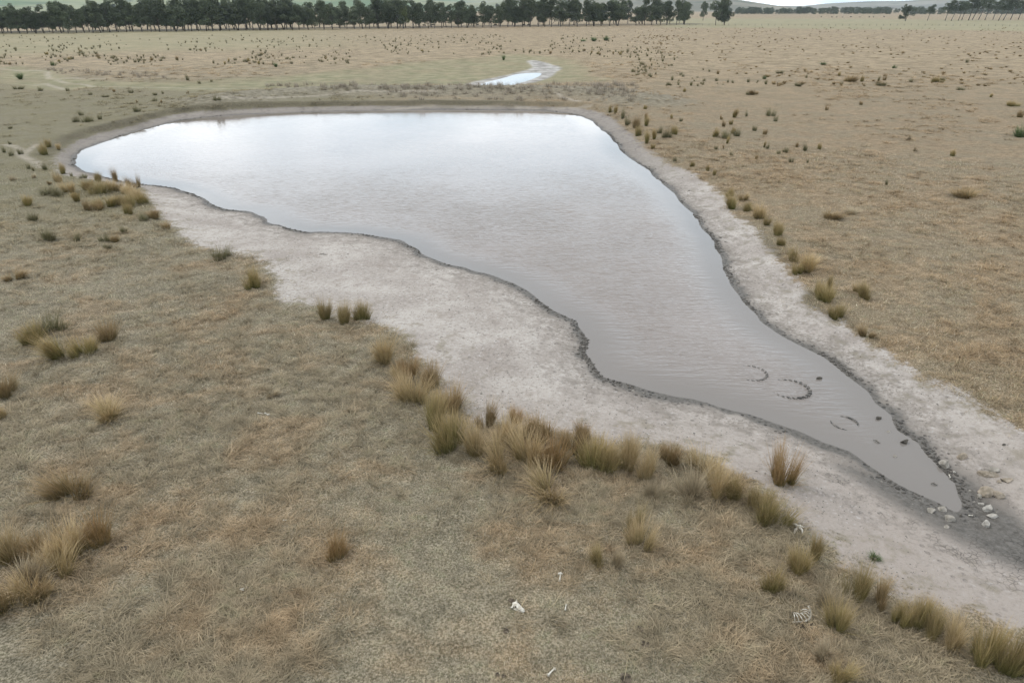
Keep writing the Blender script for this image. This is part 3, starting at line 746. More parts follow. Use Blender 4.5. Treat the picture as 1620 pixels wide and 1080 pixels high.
scatter('rush_tufts', [(x, y, z, s*.72, s*.85, int(x*7) % 2) for x, y, z, s in rest if x < 45], small, [BM['s']], ('countless small dark rush tufts dotting the far dry plain', 'rush tufts'))
scatter('straw_tufts', [(x, y, z, s*1.0, s*.5, int(x*7) % 2) for x, y, z, s in rest if x >= 45], small, [BM['b']], ('countless faint brown tufts dotting the dry plain at the right', 'grass tufts'))

# dead weeds standing on the dam bank and on the edge of the swale
wd = []
DW = blade_mat('dead_weed', (.17, .145, .105), (.26, .22, .17), (.33, .28, .22))
wsrc = [tussock_mesh('weed', 'b', 40, .6, .25, .4, seed=70+i_, width=.035, subs=4) for i_ in range(3)]
for _ in range(380):
    r_ = random.random()
    if r_ < .5: px = random.uniform(420, 1010); py = 137+random.gauss(0, 2.2)
    elif r_ < .75: px = random.uniform(600, 1000); py = random.uniform(140, 160)
    elif r_ < .9: px = random.uniform(75, 270); py = 112+(px-75)*.045+random.uniform(-3, 5)
    else: px = random.uniform(930, 1010); py = random.uniform(132, 150)
    x, y, z = place(px, py, 1.2); s = random.uniform(.5, 1.2)
    wd.append((x, y, z, s*1.1, s*1.0, _))
scatter('dead_weeds', wd, wsrc, [DW], ('grey brown dead weeds standing along the top of the dam bank', 'weeds'))

# low clumps of dry grass that mottle the pastures
lc = []
psrc = [tussock_mesh('clump', 'p', 70, 1.0, 1.1, .5, seed=40+i_, width=.022, subs=6) for i_ in range(4)]
PC, t, p = mat('dry_clump')
tt = attr(t, 'tt'); rn = attr(t, 'rnd')
c = mixc(t, 1.0, pasture(t), mixc(t, tt, (.74, .71, .62), (1.22, 1.15, 1.06)), 'MULTIPLY')
v = mth(t, 'ADD', mth(t, 'MULTIPLY', rn, .5), .75); cm = N(t, 'ShaderNodeCombineXYZ', inp={0: v, 1: v, 2: v})
t.links.new(mixc(t, 1.0, c, cm.outputs[0], 'MULTIPLY'), p.inputs['Base Color'])
k = 0
while k < 9500:
    lr = random.uniform(math.log(10.5), math.log(190)); r_ = math.exp(lr); a = random.uniform(-R(44), R(44))
    x, y = r_*math.sin(a), r_*math.cos(a)
    if float(vnoise(np.array([x]), np.array([y]), 3.5+r_*.05, 12)[0]) < random.uniform(.18 if r_ < 40 else .30, .72): continue
    lc.append((x, y, r_)); k += 1
lx = np.array([q[0] for q in lc]); ly = np.array([q[1] for q in lc]); lf = fields(lx, ly); lz = height(lx, ly, lf)
ok = (lf['dg'] > .2) & (lf['dw'] > 1) & (lf['pm'] > 3) & (lf['green'] > 0)
pts = []
for i_ in np.nonzero(ok)[0]:
    r_ = lc[i_][2]; s = random.uniform(.25, .6)*(1+r_/70); pts.append((lx[i_], ly[i_], lz[i_], s, random.uniform(.10, .28)*(1+r_/160), int(i_)))
for T_ in TUS:
    if T_[1] > 440:
        for _ in range(max(1, int(T_[2]/20))):
            x, y, z = place(T_[0]+random.gauss(0, T_[2]*.45), T_[1]+random.uniform(-.25, .12)*T_[2]); s = random.uniform(.3, .6); pts.append((x, y, z, s, random.uniform(.14, .34), int(random.random()*99)))
scatter('grass_clumps', pts, psrc, [PC], ('low dry grass clumps mottling the grazed pasture', 'grass'))

# ------------------------------------------------------------------ short grazed grass, close range
GB, t, p = mat('grass_blades')
tt = attr(t, 'tt'); rn = attr(t, 'rnd'); tone = attr(t, 'tone')
c = pasture(t)
c = mixc(t, 1.0, c, mixc(t, tt, (.72, .72, .66), (1.25, 1.2, 1.1)), 'MULTIPLY')
c = mixc(t, mth(t, 'MULTIPLY', sstep(t, rn, .80, .82), .75), c, (.50, .44, .34))
c = mixc(t, mth(t, 'MULTIPLY', sstep(t, rn, .13, .11), .8), c, (.085, .115, .05))
v = mth(t, 'MULTIPLY', mth(t, 'ADD', mth(t, 'MULTIPLY', mth(t, 'FRACT', mth(t, 'MULTIPLY', rn, 37.0)), .8), .7), mth(t, 'ADD', mth(t, 'MULTIPLY', tone, .6), .76)); cm = N(t, 'ShaderNodeCombineXYZ', inp={0: v, 1: v, 2: v})
t.links.new(mixc(t, 1.0, c, cm.outputs[0], 'MULTIPLY'), p.inputs['Base Color'])
NT = 80000
r_ = np.exp(rng.uniform(math.log(9.3), math.log(75), NT)); a_ = rng.uniform(-R(43), R(43), NT)
tx, ty = r_*np.sin(a_), r_*np.cos(a_)
ff = fields(tx, ty)
ok = (ff['dg']+(vnoise(tx, ty, .7, 21)-.5)*1.6 > .05) & (ff['dw'] > 1.0)
edge_ok = (ff['dg'] > -1.2) & (ff['dw'] > 1.5) & (rng.uniform(0, 1, NT) < .05)
ok |= edge_ok
tx, ty, r_ = tx[ok], ty[ok], r_[ok]
tz = height(tx, ty); per = 9; n = len(tx)*per
bx = np.repeat(tx, per)+rng.normal(0, 1, n)*np.repeat(.035+r_*.0022, per); by = np.repeat(ty, per)+rng.normal(0, 1, n)*np.repeat(.035+r_*.0022, per); bz = np.repeat(tz, per)
sc_ = np.repeat((r_/20)**.55, per)
tall = .55+1.1*vnoise(bx, by, 2.3, 30)**2
V, Q, T, tt, m = make_blades(n, bx, by, bz-.005, rng.uniform(0, 2*math.pi, n), rng.uniform(.2, 1.1, n), rng.uniform(.1, 1.0, n), rng.uniform(.05, .14, n)*sc_*tall, rng.uniform(.004, .010, n)*sc_, 2)
me = mesh_np('dry_grass', V, Q, T, [GB], {'tt': tt, 'rnd': np.repeat(rng.uniform(0, 1, n), m), 'tone': np.repeat(np.repeat(rng.uniform(0, 1, len(tx)), 9), m)})
o = obj('dry_grass', me); tag(o, 'short grazed dry grass covering the pasture around the pond', 'grass', kind='stuff')

# ------------------------------------------------------------------ mud clods along the shoreline
CM, t, p = mat('wet_clods')
g = t.nodes.new('ShaderNodeNewGeometry')
rn = attr(t, 'rnd')
t.links.new(mixc(t, rn, (.045, .04, .034), (.27, .245, .215)), p.inputs['Base Color']); p.inputs['Roughness'].default_value = .7
import bmesh
def ico(sub=1):
    bm = bmesh.new(); bmesh.ops.create_icosphere(bm, subdivisions=sub, radius=1); v = np.array([q.co[:] for q in bm.verts]); f_ = np.array([[w_.index for w_ in q.verts] for q in bm.faces]); bm.free(); return v, f_
iv, itf = ico(1)
per = np.vstack([Wp, Wp[:1]]); seg = np.hypot(*np.diff(per, axis=0).T); cum = np.concatenate([[0], np.cumsum(seg)])
Vs, Ts, rs, off = [], [], [], 0
cpts = []
while len(cpts) < 2300:
    s_ = random.uniform(0, cum[-1]); i_ = np.searchsorted(cum, s_)-1; fr = (s_-cum[i_])/seg[i_]
    q = per[i_]*(1-fr)+per[i_+1]*fr
    if random.random() > min(1, (32/max(q[1], 1))**1.3): continue
    tn = (per[i_+1]-per[i_])/seg[i_]; nrm = np.array([tn[1], -tn[0]])
    off_ = abs(random.gauss(0, .20))+.02
    q = q+nrm*off_*(1 if segdist(np.array([q[0]+nrm[0]*.3]), np.array([q[1]+nrm[1]*.3]), Wp)[0] > 0 else -1)
    if vnoise(np.array([q[0]]), np.array([q[1]]), 2.2, 51)[0] < random.uniform(.4, .8): continue
    cpts.append((q[0], q[1], off_))
cx_ = np.array([q[0] for q in cpts]); cy_ = np.array([q[1] for q in cpts]); cz_ = height(cx_, cy_)
for i_ in range(len(cpts)):
    s = random.choice([.015, .02, .03, .045])*random.uniform(.7, 1.2)*(1+cy_[i_]/90)
    M = rng.normal(0, .18, (len(iv), 1))+1
    v = iv*M*s*np.array([random.uniform(.8, 1.5), random.uniform(.8, 1.4), random.uniform(.3, .6)])
    Vs.append(v+np.array([cx_[i_], cy_[i_], cz_[i_]+.005])); Ts.append(itf+off); rs.append(np.full(len(iv), (random.uniform(0, .4) if cpts[i_][2] < .35 else random.uniform(.2, 1)))); off += len(iv)
me = mesh_np('mud_clods', np.concatenate(Vs), None, np.concatenate(Ts), [CM], {'rnd': np.concatenate(rs)})
o = obj('mud_clods', me); tag(o, 'dark trampled mud clods lining the waterline', 'mud clods', kind='stuff')
# pebbles and dung crumbs over the beach
Vs, Ts, rs, off = [], [], [], 0
gx = np.exp(rng.uniform(math.log(14), math.log(80), 26000)); ga = rng.uniform(-R(32), R(42), 26000)
qx, qy = gx*np.sin(ga), gx*np.cos(ga); fq = fields(qx, qy); ok = (fq['dg'] < -.1) & (fq['dw'] > .3) & (vnoise(qx, qy, 2.0, 61) > rng.uniform(.15, .85, len(qx)))
qx, qy = qx[ok][:4500], qy[ok][:4500]; qz = height(qx, qy)
for i_ in range(len(qx)):
    s = random.uniform(.006, .016)*(1+qy[i_]/50)*(2.0 if random.random() < .03 else 1)
    v = iv*(rng.normal(0, .15, (len(iv), 1))+1)*s*np.array([random.uniform(.8, 1.6), random.uniform(.8, 1.4), .6])
    Vs.append(v+np.array([qx[i_], qy[i_], qz[i_]+.002])); Ts.append(itf+off); rs.append(np.full(len(iv), random.choice([.3, .4, .5, .7, 1.0, 1.0]))); off += len(iv)
me = mesh_np('pebbles', np.concatenate(Vs), None, np.concatenate(Ts), [CM], {'rnd': np.concatenate(rs)})
o = obj('pebbles', me); tag(o, 'fine pebbles and crumbs strewn over the pale sand', 'pebbles', kind='stuff')

# ------------------------------------------------------------------ rocks
def rock_mat(name, a, b, top=None):
    m, t, p = mat(name); tcn = t.nodes.new('ShaderNodeTexCoord'); P = tcn.outputs['Object']
    n1 = noise(t, P, 5, 5, .6); n2 = noise(t, P, 25, 4, .7)
    c = mixc(t, sstep(t, n1, .35, .65), a, b); c = mixc(t, mth(t, 'MULTIPLY', sstep(t, n2, .6, .75), .5), c, (.08, .07, .055))
    t.links.new(c, p.inputs['Base Color']); bump(t, p, mth(t, 'ADD', n1, mth(t, 'MULTIPLY', n2, .4)), .6, .05); return m
RM = {'grey': rock_mat('stone_grey', (.20, .18, .15), (.34, .31, .27)), 'tan': rock_mat('stone_tan', (.21, .175, .13), (.34, .285, .225)),
      'white': rock_mat('stone_white', (.27, .25, .22), (.44, .41, .365)), 'dark': rock_mat('stone_dark', (.05, .045, .038), (.12, .105, .085))}
def rock(px, py, wpx, asp, flat, kind, label, seed, rot=0, sink=.3, zoff=0):
    g = random.Random(seed); bm = bmesh.new(); bmesh.ops.create_icosphere(bm, subdivisions=4, radius=1)
    planes = [(Vector((g.gauss(0, 1), g.gauss(0, 1), g.gauss(0, .8))).normalized(), g.uniform(.5, .8)) for _ in range(11)]
    for v in bm.verts:
        for n_, d in planes:
            k = v.co.dot(n_)-d
            if k > 0: v.co -= n_*k*.93
        v.co += v.co.normalized()*(mnoise.fractal(v.co*2.2+Vector((seed*3.1, 0, 0)), 1, 2, 4)*.09)
    x, y, z = place(px, py, .05)
    if segdist(np.array([x]), np.array([y]), Wp)[0] < 0: x, y = unproj(px, py, 0); z = 0
    d = depth_of(x, y, z); s = wpx*d/F/2/.78
    for v in bm.verts: v.co = Vector((v.co.x*s, v.co.y*s*asp, v.co.z*s*flat))
    me = bpy.data.meshes.new('rock'); bm.to_mesh(me); bm.free(); me.materials.append(RM[kind])
    me.polygons.foreach_set('use_smooth', np.ones(len(me.polygons), bool)); me.set_sharp_from_angle(angle=R(28))
    o = obj('rock', me, None, (x, y, z+s*flat*.78*(1-2*sink)+zoff)); o.rotation_euler = (0, 0, rot)
    tag(o, label, 'rock', 'rocks around the shallow tip of the pond'); return o
for i_, a in enumerate([
 (1390,662,9,.6,.6,'dark','dark rock standing in the shallows nearest the right shore',.5),
 (1406,683,5,.8,.5,'grey','tiny stone in the shallows between two dark rocks',0),
 (1431,700,11,.7,.7,'dark','brown-topped rock in the middle of the shallow tip',.2),
 (1416,722,5,.8,.6,'grey','tiny stone poking out of the shallow tip, farthest left',0),
 (1494,737,16,.9,.8,'grey','wedge-shaped grey rock right on the waterline of the tip',.6),
 (1522,724,13,.9,.8,'tan','tan rounded rock on dry clay above the wedge-shaped one',.4),
 (1510,747,5,.8,.7,'white','small pale stone beside the wedge-shaped rock',.4),
 (1562,752,25,.5,.5,'tan','long flat tan slab on the clay at the right',-.3),
 (1572,744,14,.7,.6,'grey','grey rock leaning behind the long flat slab',.2),
 (1592,760,17,.7,.35,'tan','pinkish flat stone right of the long slab',.1),
 (1580,762,8,.7,.5,'tan','small pinkish stone beside the pinkish flat one',.7),
 (1558,780,21,.8,.7,'tan','largest rounded pale rock above the dark mud',.3),
 (1577,785,18,.6,.6,'tan','tan slab leaning against the largest pale rock',-.6),
 (1548,786,9,.8,.7,'grey','small rock at the left foot of the largest pale rock',.9),
 (1553,798,9,.7,.6,'white','small white stone on the mud below the largest pale rock',0),
 (1563,806,17,.8,.75,'white','bright white angular rock lying on dark mud',.9),
 (1571,817,15,.55,.5,'white','white oblong stone just below the angular white one',-.1),
 (1559,830,13,.85,.8,'white','lowest white stone alone on the dark mud',.5),
 (1472,808,13,.8,.5,'grey','left grey boulder sunk in clay on the near side of the tip',.5),
 (1491,805,15,.8,.45,'grey','middle grey boulder sunk in clay on the near side of the tip',.2),
 (1502,822,17,.7,.5,'grey','right grey boulder sunk in clay on the near side of the tip',0),
 (1497,833,9,.7,.4,'grey','small clay-coloured stone below the right boulder',.6),
 (1588,704,5,.9,.7,'dark','little dark stone high on the clay at the right',0),
 (1296,599,8,.5,.5,'dark','small dark lump breaking the water beyond the tyres',.1)]):
    rock(a[0], a[1], a[2], a[3], a[4], a[5], a[6], 31+i_*7, a[7])

# ------------------------------------------------------------------ tyres in the shallows
TY, t, p = mat('mud_coated_rubber'); tcn = t.nodes.new('ShaderNodeTexCoord'); n1 = noise(t, tcn.outputs['Object'], 9, 5, .6)
t.links.new(mixc(t, sstep(t, n1, .4, .65), (.05, .048, .044), (.20, .18, .16)), p.inputs['Base Color']); p.inputs['Roughness'].default_value = .6
def lathe_ring(rmaj, prof, seg=96, warp=None):
    V = []; m = len(prof)
    for i in range(seg):
        a = 2*math.pi*i/seg
        for r, z in prof:
            V.append(((rmaj+r)*math.cos(a), (rmaj+r)*math.sin(a), z+(warp(a) if warp else 0)))
    Q = [(i*m+j, ((i+1) % seg)*m+j, ((i+1) % seg)*m+(j+1) % m, i*m+(j+1) % m) for i in range(seg) for j in range(m)]
    return V, Q
def tractor_tyre(px, py, rpx, nlug, dirn, dip, base, lugh, label):
    x, y = unproj(px, py, 0); d = depth_of(x, y, 0); Rm = rpx*d/F
    root = bpy.data.objects.new('tractor_tyre', None); COL.objects.link(root); root.location = (x, y, base)
    root.rotation_euler = Vector((math.cos(dirn)*math.sin(dip), math.sin(dirn)*math.sin(dip), math.cos(dip))).to_track_quat('Z', 'Y').to_euler()
    wd = .19
    prof = [(wd*math.cos(q)*(.75 if math.cos(q) > 0 else 1), -.29+.22*math.sin(q)) for q in np.linspace(0, 2*math.pi, 16, endpoint=False)]
    V, Q = lathe_ring(Rm-wd*.8, prof); obj('casing', mesh_np('casing', V, Q, None, [TY], smooth=True), root)
    Vs, Qs = [], []
    for i in range(nlug):
        a = 2*math.pi*i/nlug; sk = .45
        for k in range(1):
            b = len(Vs); hw = .058*random.uniform(.8, 1.2)
            for (r, zt) in ((-.10, lugh*.75), (.0, lugh), (.075, -.10)):
                r0 = Rm-wd*.30+r; aa = a+sk*(r+.1)/Rm*1.6
                for s_, zz_ in ((-1, zt), (1, zt), (1, -.35), (-1, -.35)):
                    Vs.append((r0*math.cos(aa)-s_*hw*math.sin(aa), r0*math.sin(aa)+s_*hw*math.cos(aa), zz_-.02*abs(s_)))
            for c_ in range(2):
                for e in range(4): Qs.append((b+c_*4+e, b+c_*4+(e+1) % 4, b+(c_+1)*4+(e+1) % 4, b+(c_+1)*4+e))
            Qs.append((b, b+3, b+2, b+1)); Qs.append((b+8, b+9, b+10, b+11))
    tr = obj('tread', mesh_np('tread', Vs, Qs, None, [TY]), root)
    mo = tr.modifiers.new('soft', 'BEVEL'); mo.width = .012; mo.segments = 2
    tag(root, label, 'tyre', 'old tyres sunk in the pond'); return root
tractor_tyre(1249, 615, 34, 22, R(155), R(3.4), .0, .055, 'muddy lugged tyre ring breaking the water most clearly')
tractor_tyre(1188, 590, 28, 20, R(165), R(2.0), -.040, .075, 'nearly sunken lugged tyre showing only small dots, farther out')
x, y = unproj(1336, 669, 0)
prof = [(.05*math.cos(q), .05*math.sin(q)) for q in np.linspace(0, 2*math.pi, 12, endpoint=False)]
V, Q = lathe_ring(.44, prof, 96, lambda a: -.037+.030*math.cos(2*(a-R(28)))-.008*math.cos(a-R(200)))
o = obj('bare_tyre', mesh_np('bare_tyre', V, Q, None, [TY], smooth=True), None, (x, y, 0)); tag(o, 'thin smooth sunken ring showing as two dark arcs nearest the tip', 'tyre', 'old tyres sunk in the pond')

# ------------------------------------------------------------------ sticks, bones, carcass
def tube(pts, radii, seg=8):
    V, Q = [], []
    pts = [Vector(q) for q in pts]
    for i, q in enumerate(pts):
        d = (pts[min(i+1, len(pts)-1)]-pts[max(i-1, 0)]).normalized()
        u = d.orthogonal().normalized(); v = d.cross(u)
        for k in range(seg):
            a = 2*math.pi*k/seg; V.append(tuple(q+(u*math.cos(a)+v*math.sin(a))*radii[i]))
    for i in range(len(pts)-1):
        for k in range(seg): Q.append((i*seg+k, i*seg+(k+1) % seg, (i+1)*seg+(k+1) % seg, (i+1)*seg+k))
    T = []
    for b, rev in ((0, True), ((len(pts)-1)*seg, False)):
        for k in range(1, seg-1): T.append((b, b+k+1, b+k) if rev else (b, b+k, b+k+1))
    return V, Q, T
def join(parts):
    V, Q, T, off = [], [], [], 0
    for v, q, t_ in parts:
        V += list(v); Q += [tuple(i+off for i in f_) for f_ in q]; T += [tuple(i+off for i in f_) for f_ in t_]; off += len(v)
    return V, Q, T
WD, t, p = mat('grey_driftwood'); tcn = t.nodes.new('ShaderNodeTexCoord'); n1 = noise(t, tcn.outputs['Object'], 14, 4)
t.links.new(mixc(t, n1, (.08, .07, .055), (.22, .20, .17)), p.inputs['Base Color'])
BN, t, p = mat('bleached_bone'); tcn = t.nodes.new('ShaderNodeTexCoord'); n1 = noise(t, tcn.outputs['Object'], 18, 4)
t.links.new(mixc(t, sstep(t, n1, .35, .7), (.60, .57, .50), (.34, .295, .23)), p.inputs['Base Color']); p.inputs['Roughness'].default_value = .6
HD, t, p = mat('dried_hide'); tcn = t.nodes.new('ShaderNodeTexCoord'); n1 = noise(t, tcn.outputs['Object'], 8, 5)
t.links.new(mixc(t, sstep(t, n1, .4, .6), (.035, .028, .02), (.12, .095, .07)), p.inputs['Base Color'])
for px, py, lpx, ang_, lab in ((1386,703,9,-40,'thin dark stick floating in the shallows left of the tip'), (1477,769,9,-15,'short stick lying in the last water of the tip'),
                            (512,403,14,-5,'grey branch lying on the pale sand near its narrow end'), (1520,816,5,20,'twig on wet mud beyond the tip')):
    x, y, z = place(px, py, .1); z = max(z, 0)+.02; l = lpx*depth_of(x, y, z)/F/2; a = R(ang_)
    dx, dy = math.cos(a), math.sin(a)
    parts = [tube([(-l*dx, -l*dy*1.5, 0), (-.3*l*dx, -.3*l*dy*1.5+.02, .025), (.4*l*dx, .4*l*dy*1.5-.02, .01), (l*dx, l*dy*1.5, .0)], [.012, .022, .02, .008])]
    parts.append(tube([(-.2*l*dx, -.2*l*dy, .02), (0, .25*l, .05), (.1*l, .4*l, .03)], [.015, .01, .005]))
    o = obj('stick', mesh_np('stick', *join(parts), [WD], smooth=True), None, (x, y, z)); tag(o, lab, 'stick')
def longbone(l, r): return tube([(-l, 0, .0), (-l*.94, 0, 0), (-l*.82, 0, 0), (-l*.6, 0, .003), (0, 0, .006), (l*.6, 0, .003), (l*.84, 0, 0), (l*.95, 0, 0), (l, 0, 0)],
                                [r*.9, r*1.9, r*1.7, r*1.0, r*.85, r*1.0, r*1.6, r*1.9, r*1.0], 10)
for px, py, lpx, ang_, kind, lab in ((872,1064,18,48,'long','clean white leg bone lying diagonally by the bottom edge'), (886,914,14,80,'joint','white knuckled bone above the small splinter'),
                          (895,961,10,78,'short','small white bone splinter right of the weathered skull'), (386,932,12,30,'vee','bright white bent bone on the left grass'),
                          (412,655,9,-10,'short','left white fragment of a pair on the open grass'), (422,656,9,-35,'joint','right white fragment of a pair on the open grass'),
                          (1502,754,6,70,'short','white bone chip on the wet edge of the tip'),(1535,816,6,0,'short','white bone chip on the dark mud left of the white rocks'),
                          (1172,703,6,10,'short','tiny bone chip on the near sand above the patch of tussocks'), (451,824,6,5,'short','tiny pale bone chip on the lower left grass')):
    x, y, z = place(px, py); d = depth_of(x, y, z); l = lpx*d/F/2; r = min(max(l*.16, .012), .03)
    pr = [longbone(l*(1.35 if ang_ > 60 else 1.0), r)]
    if kind == 'joint': pr.append(tube([(l*.9, -.05, .01), (l*1.0, 0, .02), (l*.95, .06, .01)], [r*1.2, r*2.2, r]))
    if kind == 'vee': pr.append(tube([(-l*.9, 0, 0), (-l*.6, -l*.5, .02), (0, -l*.75, .01)], [r*1.5, r*1.8, r*.4]))
    o = obj('bone', mesh_np('bone', *join(pr), [BN], smooth=True), None, (x, y, z+.035)); o.rotation_euler = (0, R(3), R(ang_))
    tag(o, lab, 'bone')
# pelvis bone with wings
x, y, z = place(1262, 838)
pr = [tube([(-.16, -.16, .03), (-.08, -.05, .08), (0, .02, .10), (.09, .06, .09), (.17, .05, .05)], [.02, .035, .045, .03, .015]),
      tube([(0, .02, .1), (-.03, .12, .09), (-.10, .2, .05)], [.04, .03, .012]), tube([(.02, 0, .1), (.08, -.08, .07), (.05, -.17, .03)], [.035, .03, .018])]
o = obj('pelvis_bone', mesh_np('pelvis_bone', *join(pr), [BN], smooth=True), None, (x, y, z)); tag(o, 'white forked pelvis bone at the grass edge left of the near sand', 'bone')
# rib cage
x, y, z = place(1268, 982)
rc = bpy.data.objects.new('rib_cage', None); COL.objects.link(rc); rc.location = (x, y, z-.02); rc.scale = (1.15, 1.0, .9); tag(rc, 'white ribs and curved backbone of a carcass lying in the lower right grass', 'skeleton')
spine = [Vector((-.20, -.05, .05)), Vector((-.08, -.06, .07)), Vector((.05, -.05, .08)), Vector((.16, .02, .09)), Vector((.22, .13, .10)), Vector((.24, .27, .10)), Vector((.26, .38, .08))]
pr = []
for i in range(26):
    u = i/25*(len(spine)-1); k = min(int(u), len(spine)-2); q = spine[k].lerp(spine[k+1], u-k)
    d = (spine[k+1]-spine[k]).normalized()
    pr.append(tube([q-d*.009, q, q+d*.009], [.014, .023, .014], 7))
    n_ = d.cross(Vector((0, 0, 1)))
    pr.append(tube([q, q+Vector((0, 0, .045))+n_*.015], [.008, .003], 5))
obj('backbone', mesh_np('backbone', *join(pr), [BN], smooth=True), rc)
for i in range(7):
    u = .4+i/6*3.9; k = int(u); q = spine[k].lerp(spine[k+1], u-k)
    c_ = Vector((-.14, .22, 0)); dd = (c_-q).normalized(); ln = .24+.05*math.sin(i)
    pts_ = [q+dd*ln*s_+Vector((0, 0, .15*math.sin(s_*2.6))) for s_ in np.linspace(0, 1, 7)]
    obj('rib', mesh_np('rib', *tube(pts_, [.010, .010, .010, .010, .009, .007, .004], 6), [BN], smooth=True), rc)
obj('hide_scrap', mesh_np('hide_scrap', *tube([(-.2, -.12, .0), (-.05, -.14, .02), (.1, -.12, .01), (.22, -.04, 0)], [.03, .05, .045, .02]), [HD], smooth=True), rc)
# weathered skull with a flap of hide
x, y, z = place(820, 962)
sk = bpy.data.objects.new('animal_skull', None); COL.objects.link(sk); sk.location = (x, y, z); sk.rotation_euler = (0, 0, R(-38)); sk.scale = (.86, .82, .6); tag(sk, 'weathered pale skull with a scrap of dark hide in the lower middle grass', 'skull')
pr = [tube([(-.20, .02, .07), (-.15, .02, .08), (-.08, .01, .09), (0, 0, .08), (.09, 0, .06), (.17, 0, .045), (.21, 0, .035)], [.03, .075, .095, .08, .062, .05, .02], 12),
      tube([(-.13, .06, .10), (-.15, .13, .11), (-.20, .17, .09)], [.03, .022, .01]), tube([(-.13, -.06, .10), (-.12, -.13, .09), (-.17, -.17, .07)], [.03, .022, .01])]
obj('cranium', mesh_np('cranium', *join(pr), [BN], smooth=True), sk)
obj('jaw', mesh_np('jaw', *join([tube([(-.1, .09, .02), (.05, .07, .01), (.2, .03, .01)], [.03, .02, .012]), tube([(-.1, -.09, .02), (.05, -.07, .01), (.2, -.03, .01)], [.03, .02, .012])]), [BN], smooth=True), sk)
for s_ in (1, -1): obj('eye_socket', mesh_np('eye_socket', *tube([(-.045, s_*.055, .125), (-.045, s_*.082, .13)], [.026, .022], 10), [HD]), sk)
obj('hide_scrap', mesh_np('hide_scrap', *tube([(-.38, .05, .01), (-.3, .08, .04), (-.2, .12, .05), (-.08, .13, .04), (.02, .11, .01)], [.03, .06, .055, .03, .01], 9), [HD], smooth=True), sk)
# dung pats
for i_, (px, py, w_, lab) in enumerate(((197,867,11,'dark dried dung pat right of the bottom left clump'), (1013,994,10,'upper dark dung pat on the lower right grass'), (1021,1019,12,'lower dark dung pat on the lower right grass'),
                      (787,1067,6,'left of two dark dung pats by the bottom edge'), (797,1069,6,'right of two dark dung pats by the bottom edge'), (990,1074,18,'broad dark dung pat cut by the bottom edge'),
                      (800,998,8,'dark dung pat just below the weathered skull'), (334,1062,12,'dark dung pat at the bottom left of the grass'))):
    bm = bmesh.new(); bmesh.ops.create_icosphere(bm, subdivisions=3, radius=1)
    x, y, z = place(px, py); s = w_*depth_of(x, y, z)/F/2
    for v in bm.verts:
        v.co += v.co.normalized()*mnoise.fractal(v.co*2+Vector((i_*5, 0, 0)), 1, 2, 3)*.4; v.co = Vector((v.co.x*s, v.co.y*s*1.2, v.co.z*s*.30))
    me = bpy.data.meshes.new('dung_pat'); bm.to_mesh(me); bm.free(); me.materials.append(HD)
    o = obj('dung_pat', me, None, (x, y, z+.02)); tag(o, lab, 'dung')

# ------------------------------------------------------------------ trees
BK, t, p = mat('bark'); tcn = t.nodes.new('ShaderNodeTexCoord'); n1 = noise(t, tcn.outputs['Object'], 3, 4)
t.links.new(mixc(t, n1, (.05, .045, .038), (.17, .15, .125)), p.inputs['Base Color'])
def leaf_mat(name, a, b):
    m, t, p = mat(name); rn = attr(t, 'rnd'); oi = t.nodes.new('ShaderNodeObjectInfo')
    c = mixc(t, rn, a, b); v = mth(t, 'ADD', mth(t, 'MULTIPLY', oi.outputs['Random'], .5), .75); cm = N(t, 'ShaderNodeCombineXYZ', inp={0: v, 1: v, 2: v})
    t.links.new(mixc(t, 1.0, c, cm.outputs[0], 'MULTIPLY'), p.inputs['Base Color']); p.inputs['Roughness'].default_value = .6
    return m
LMS = [leaf_mat('gum_leaves', (.048, .062, .034), (.118, .138, .078)), leaf_mat('yellow_gum_leaves', (.07, .09, .034), (.15, .17, .07))]
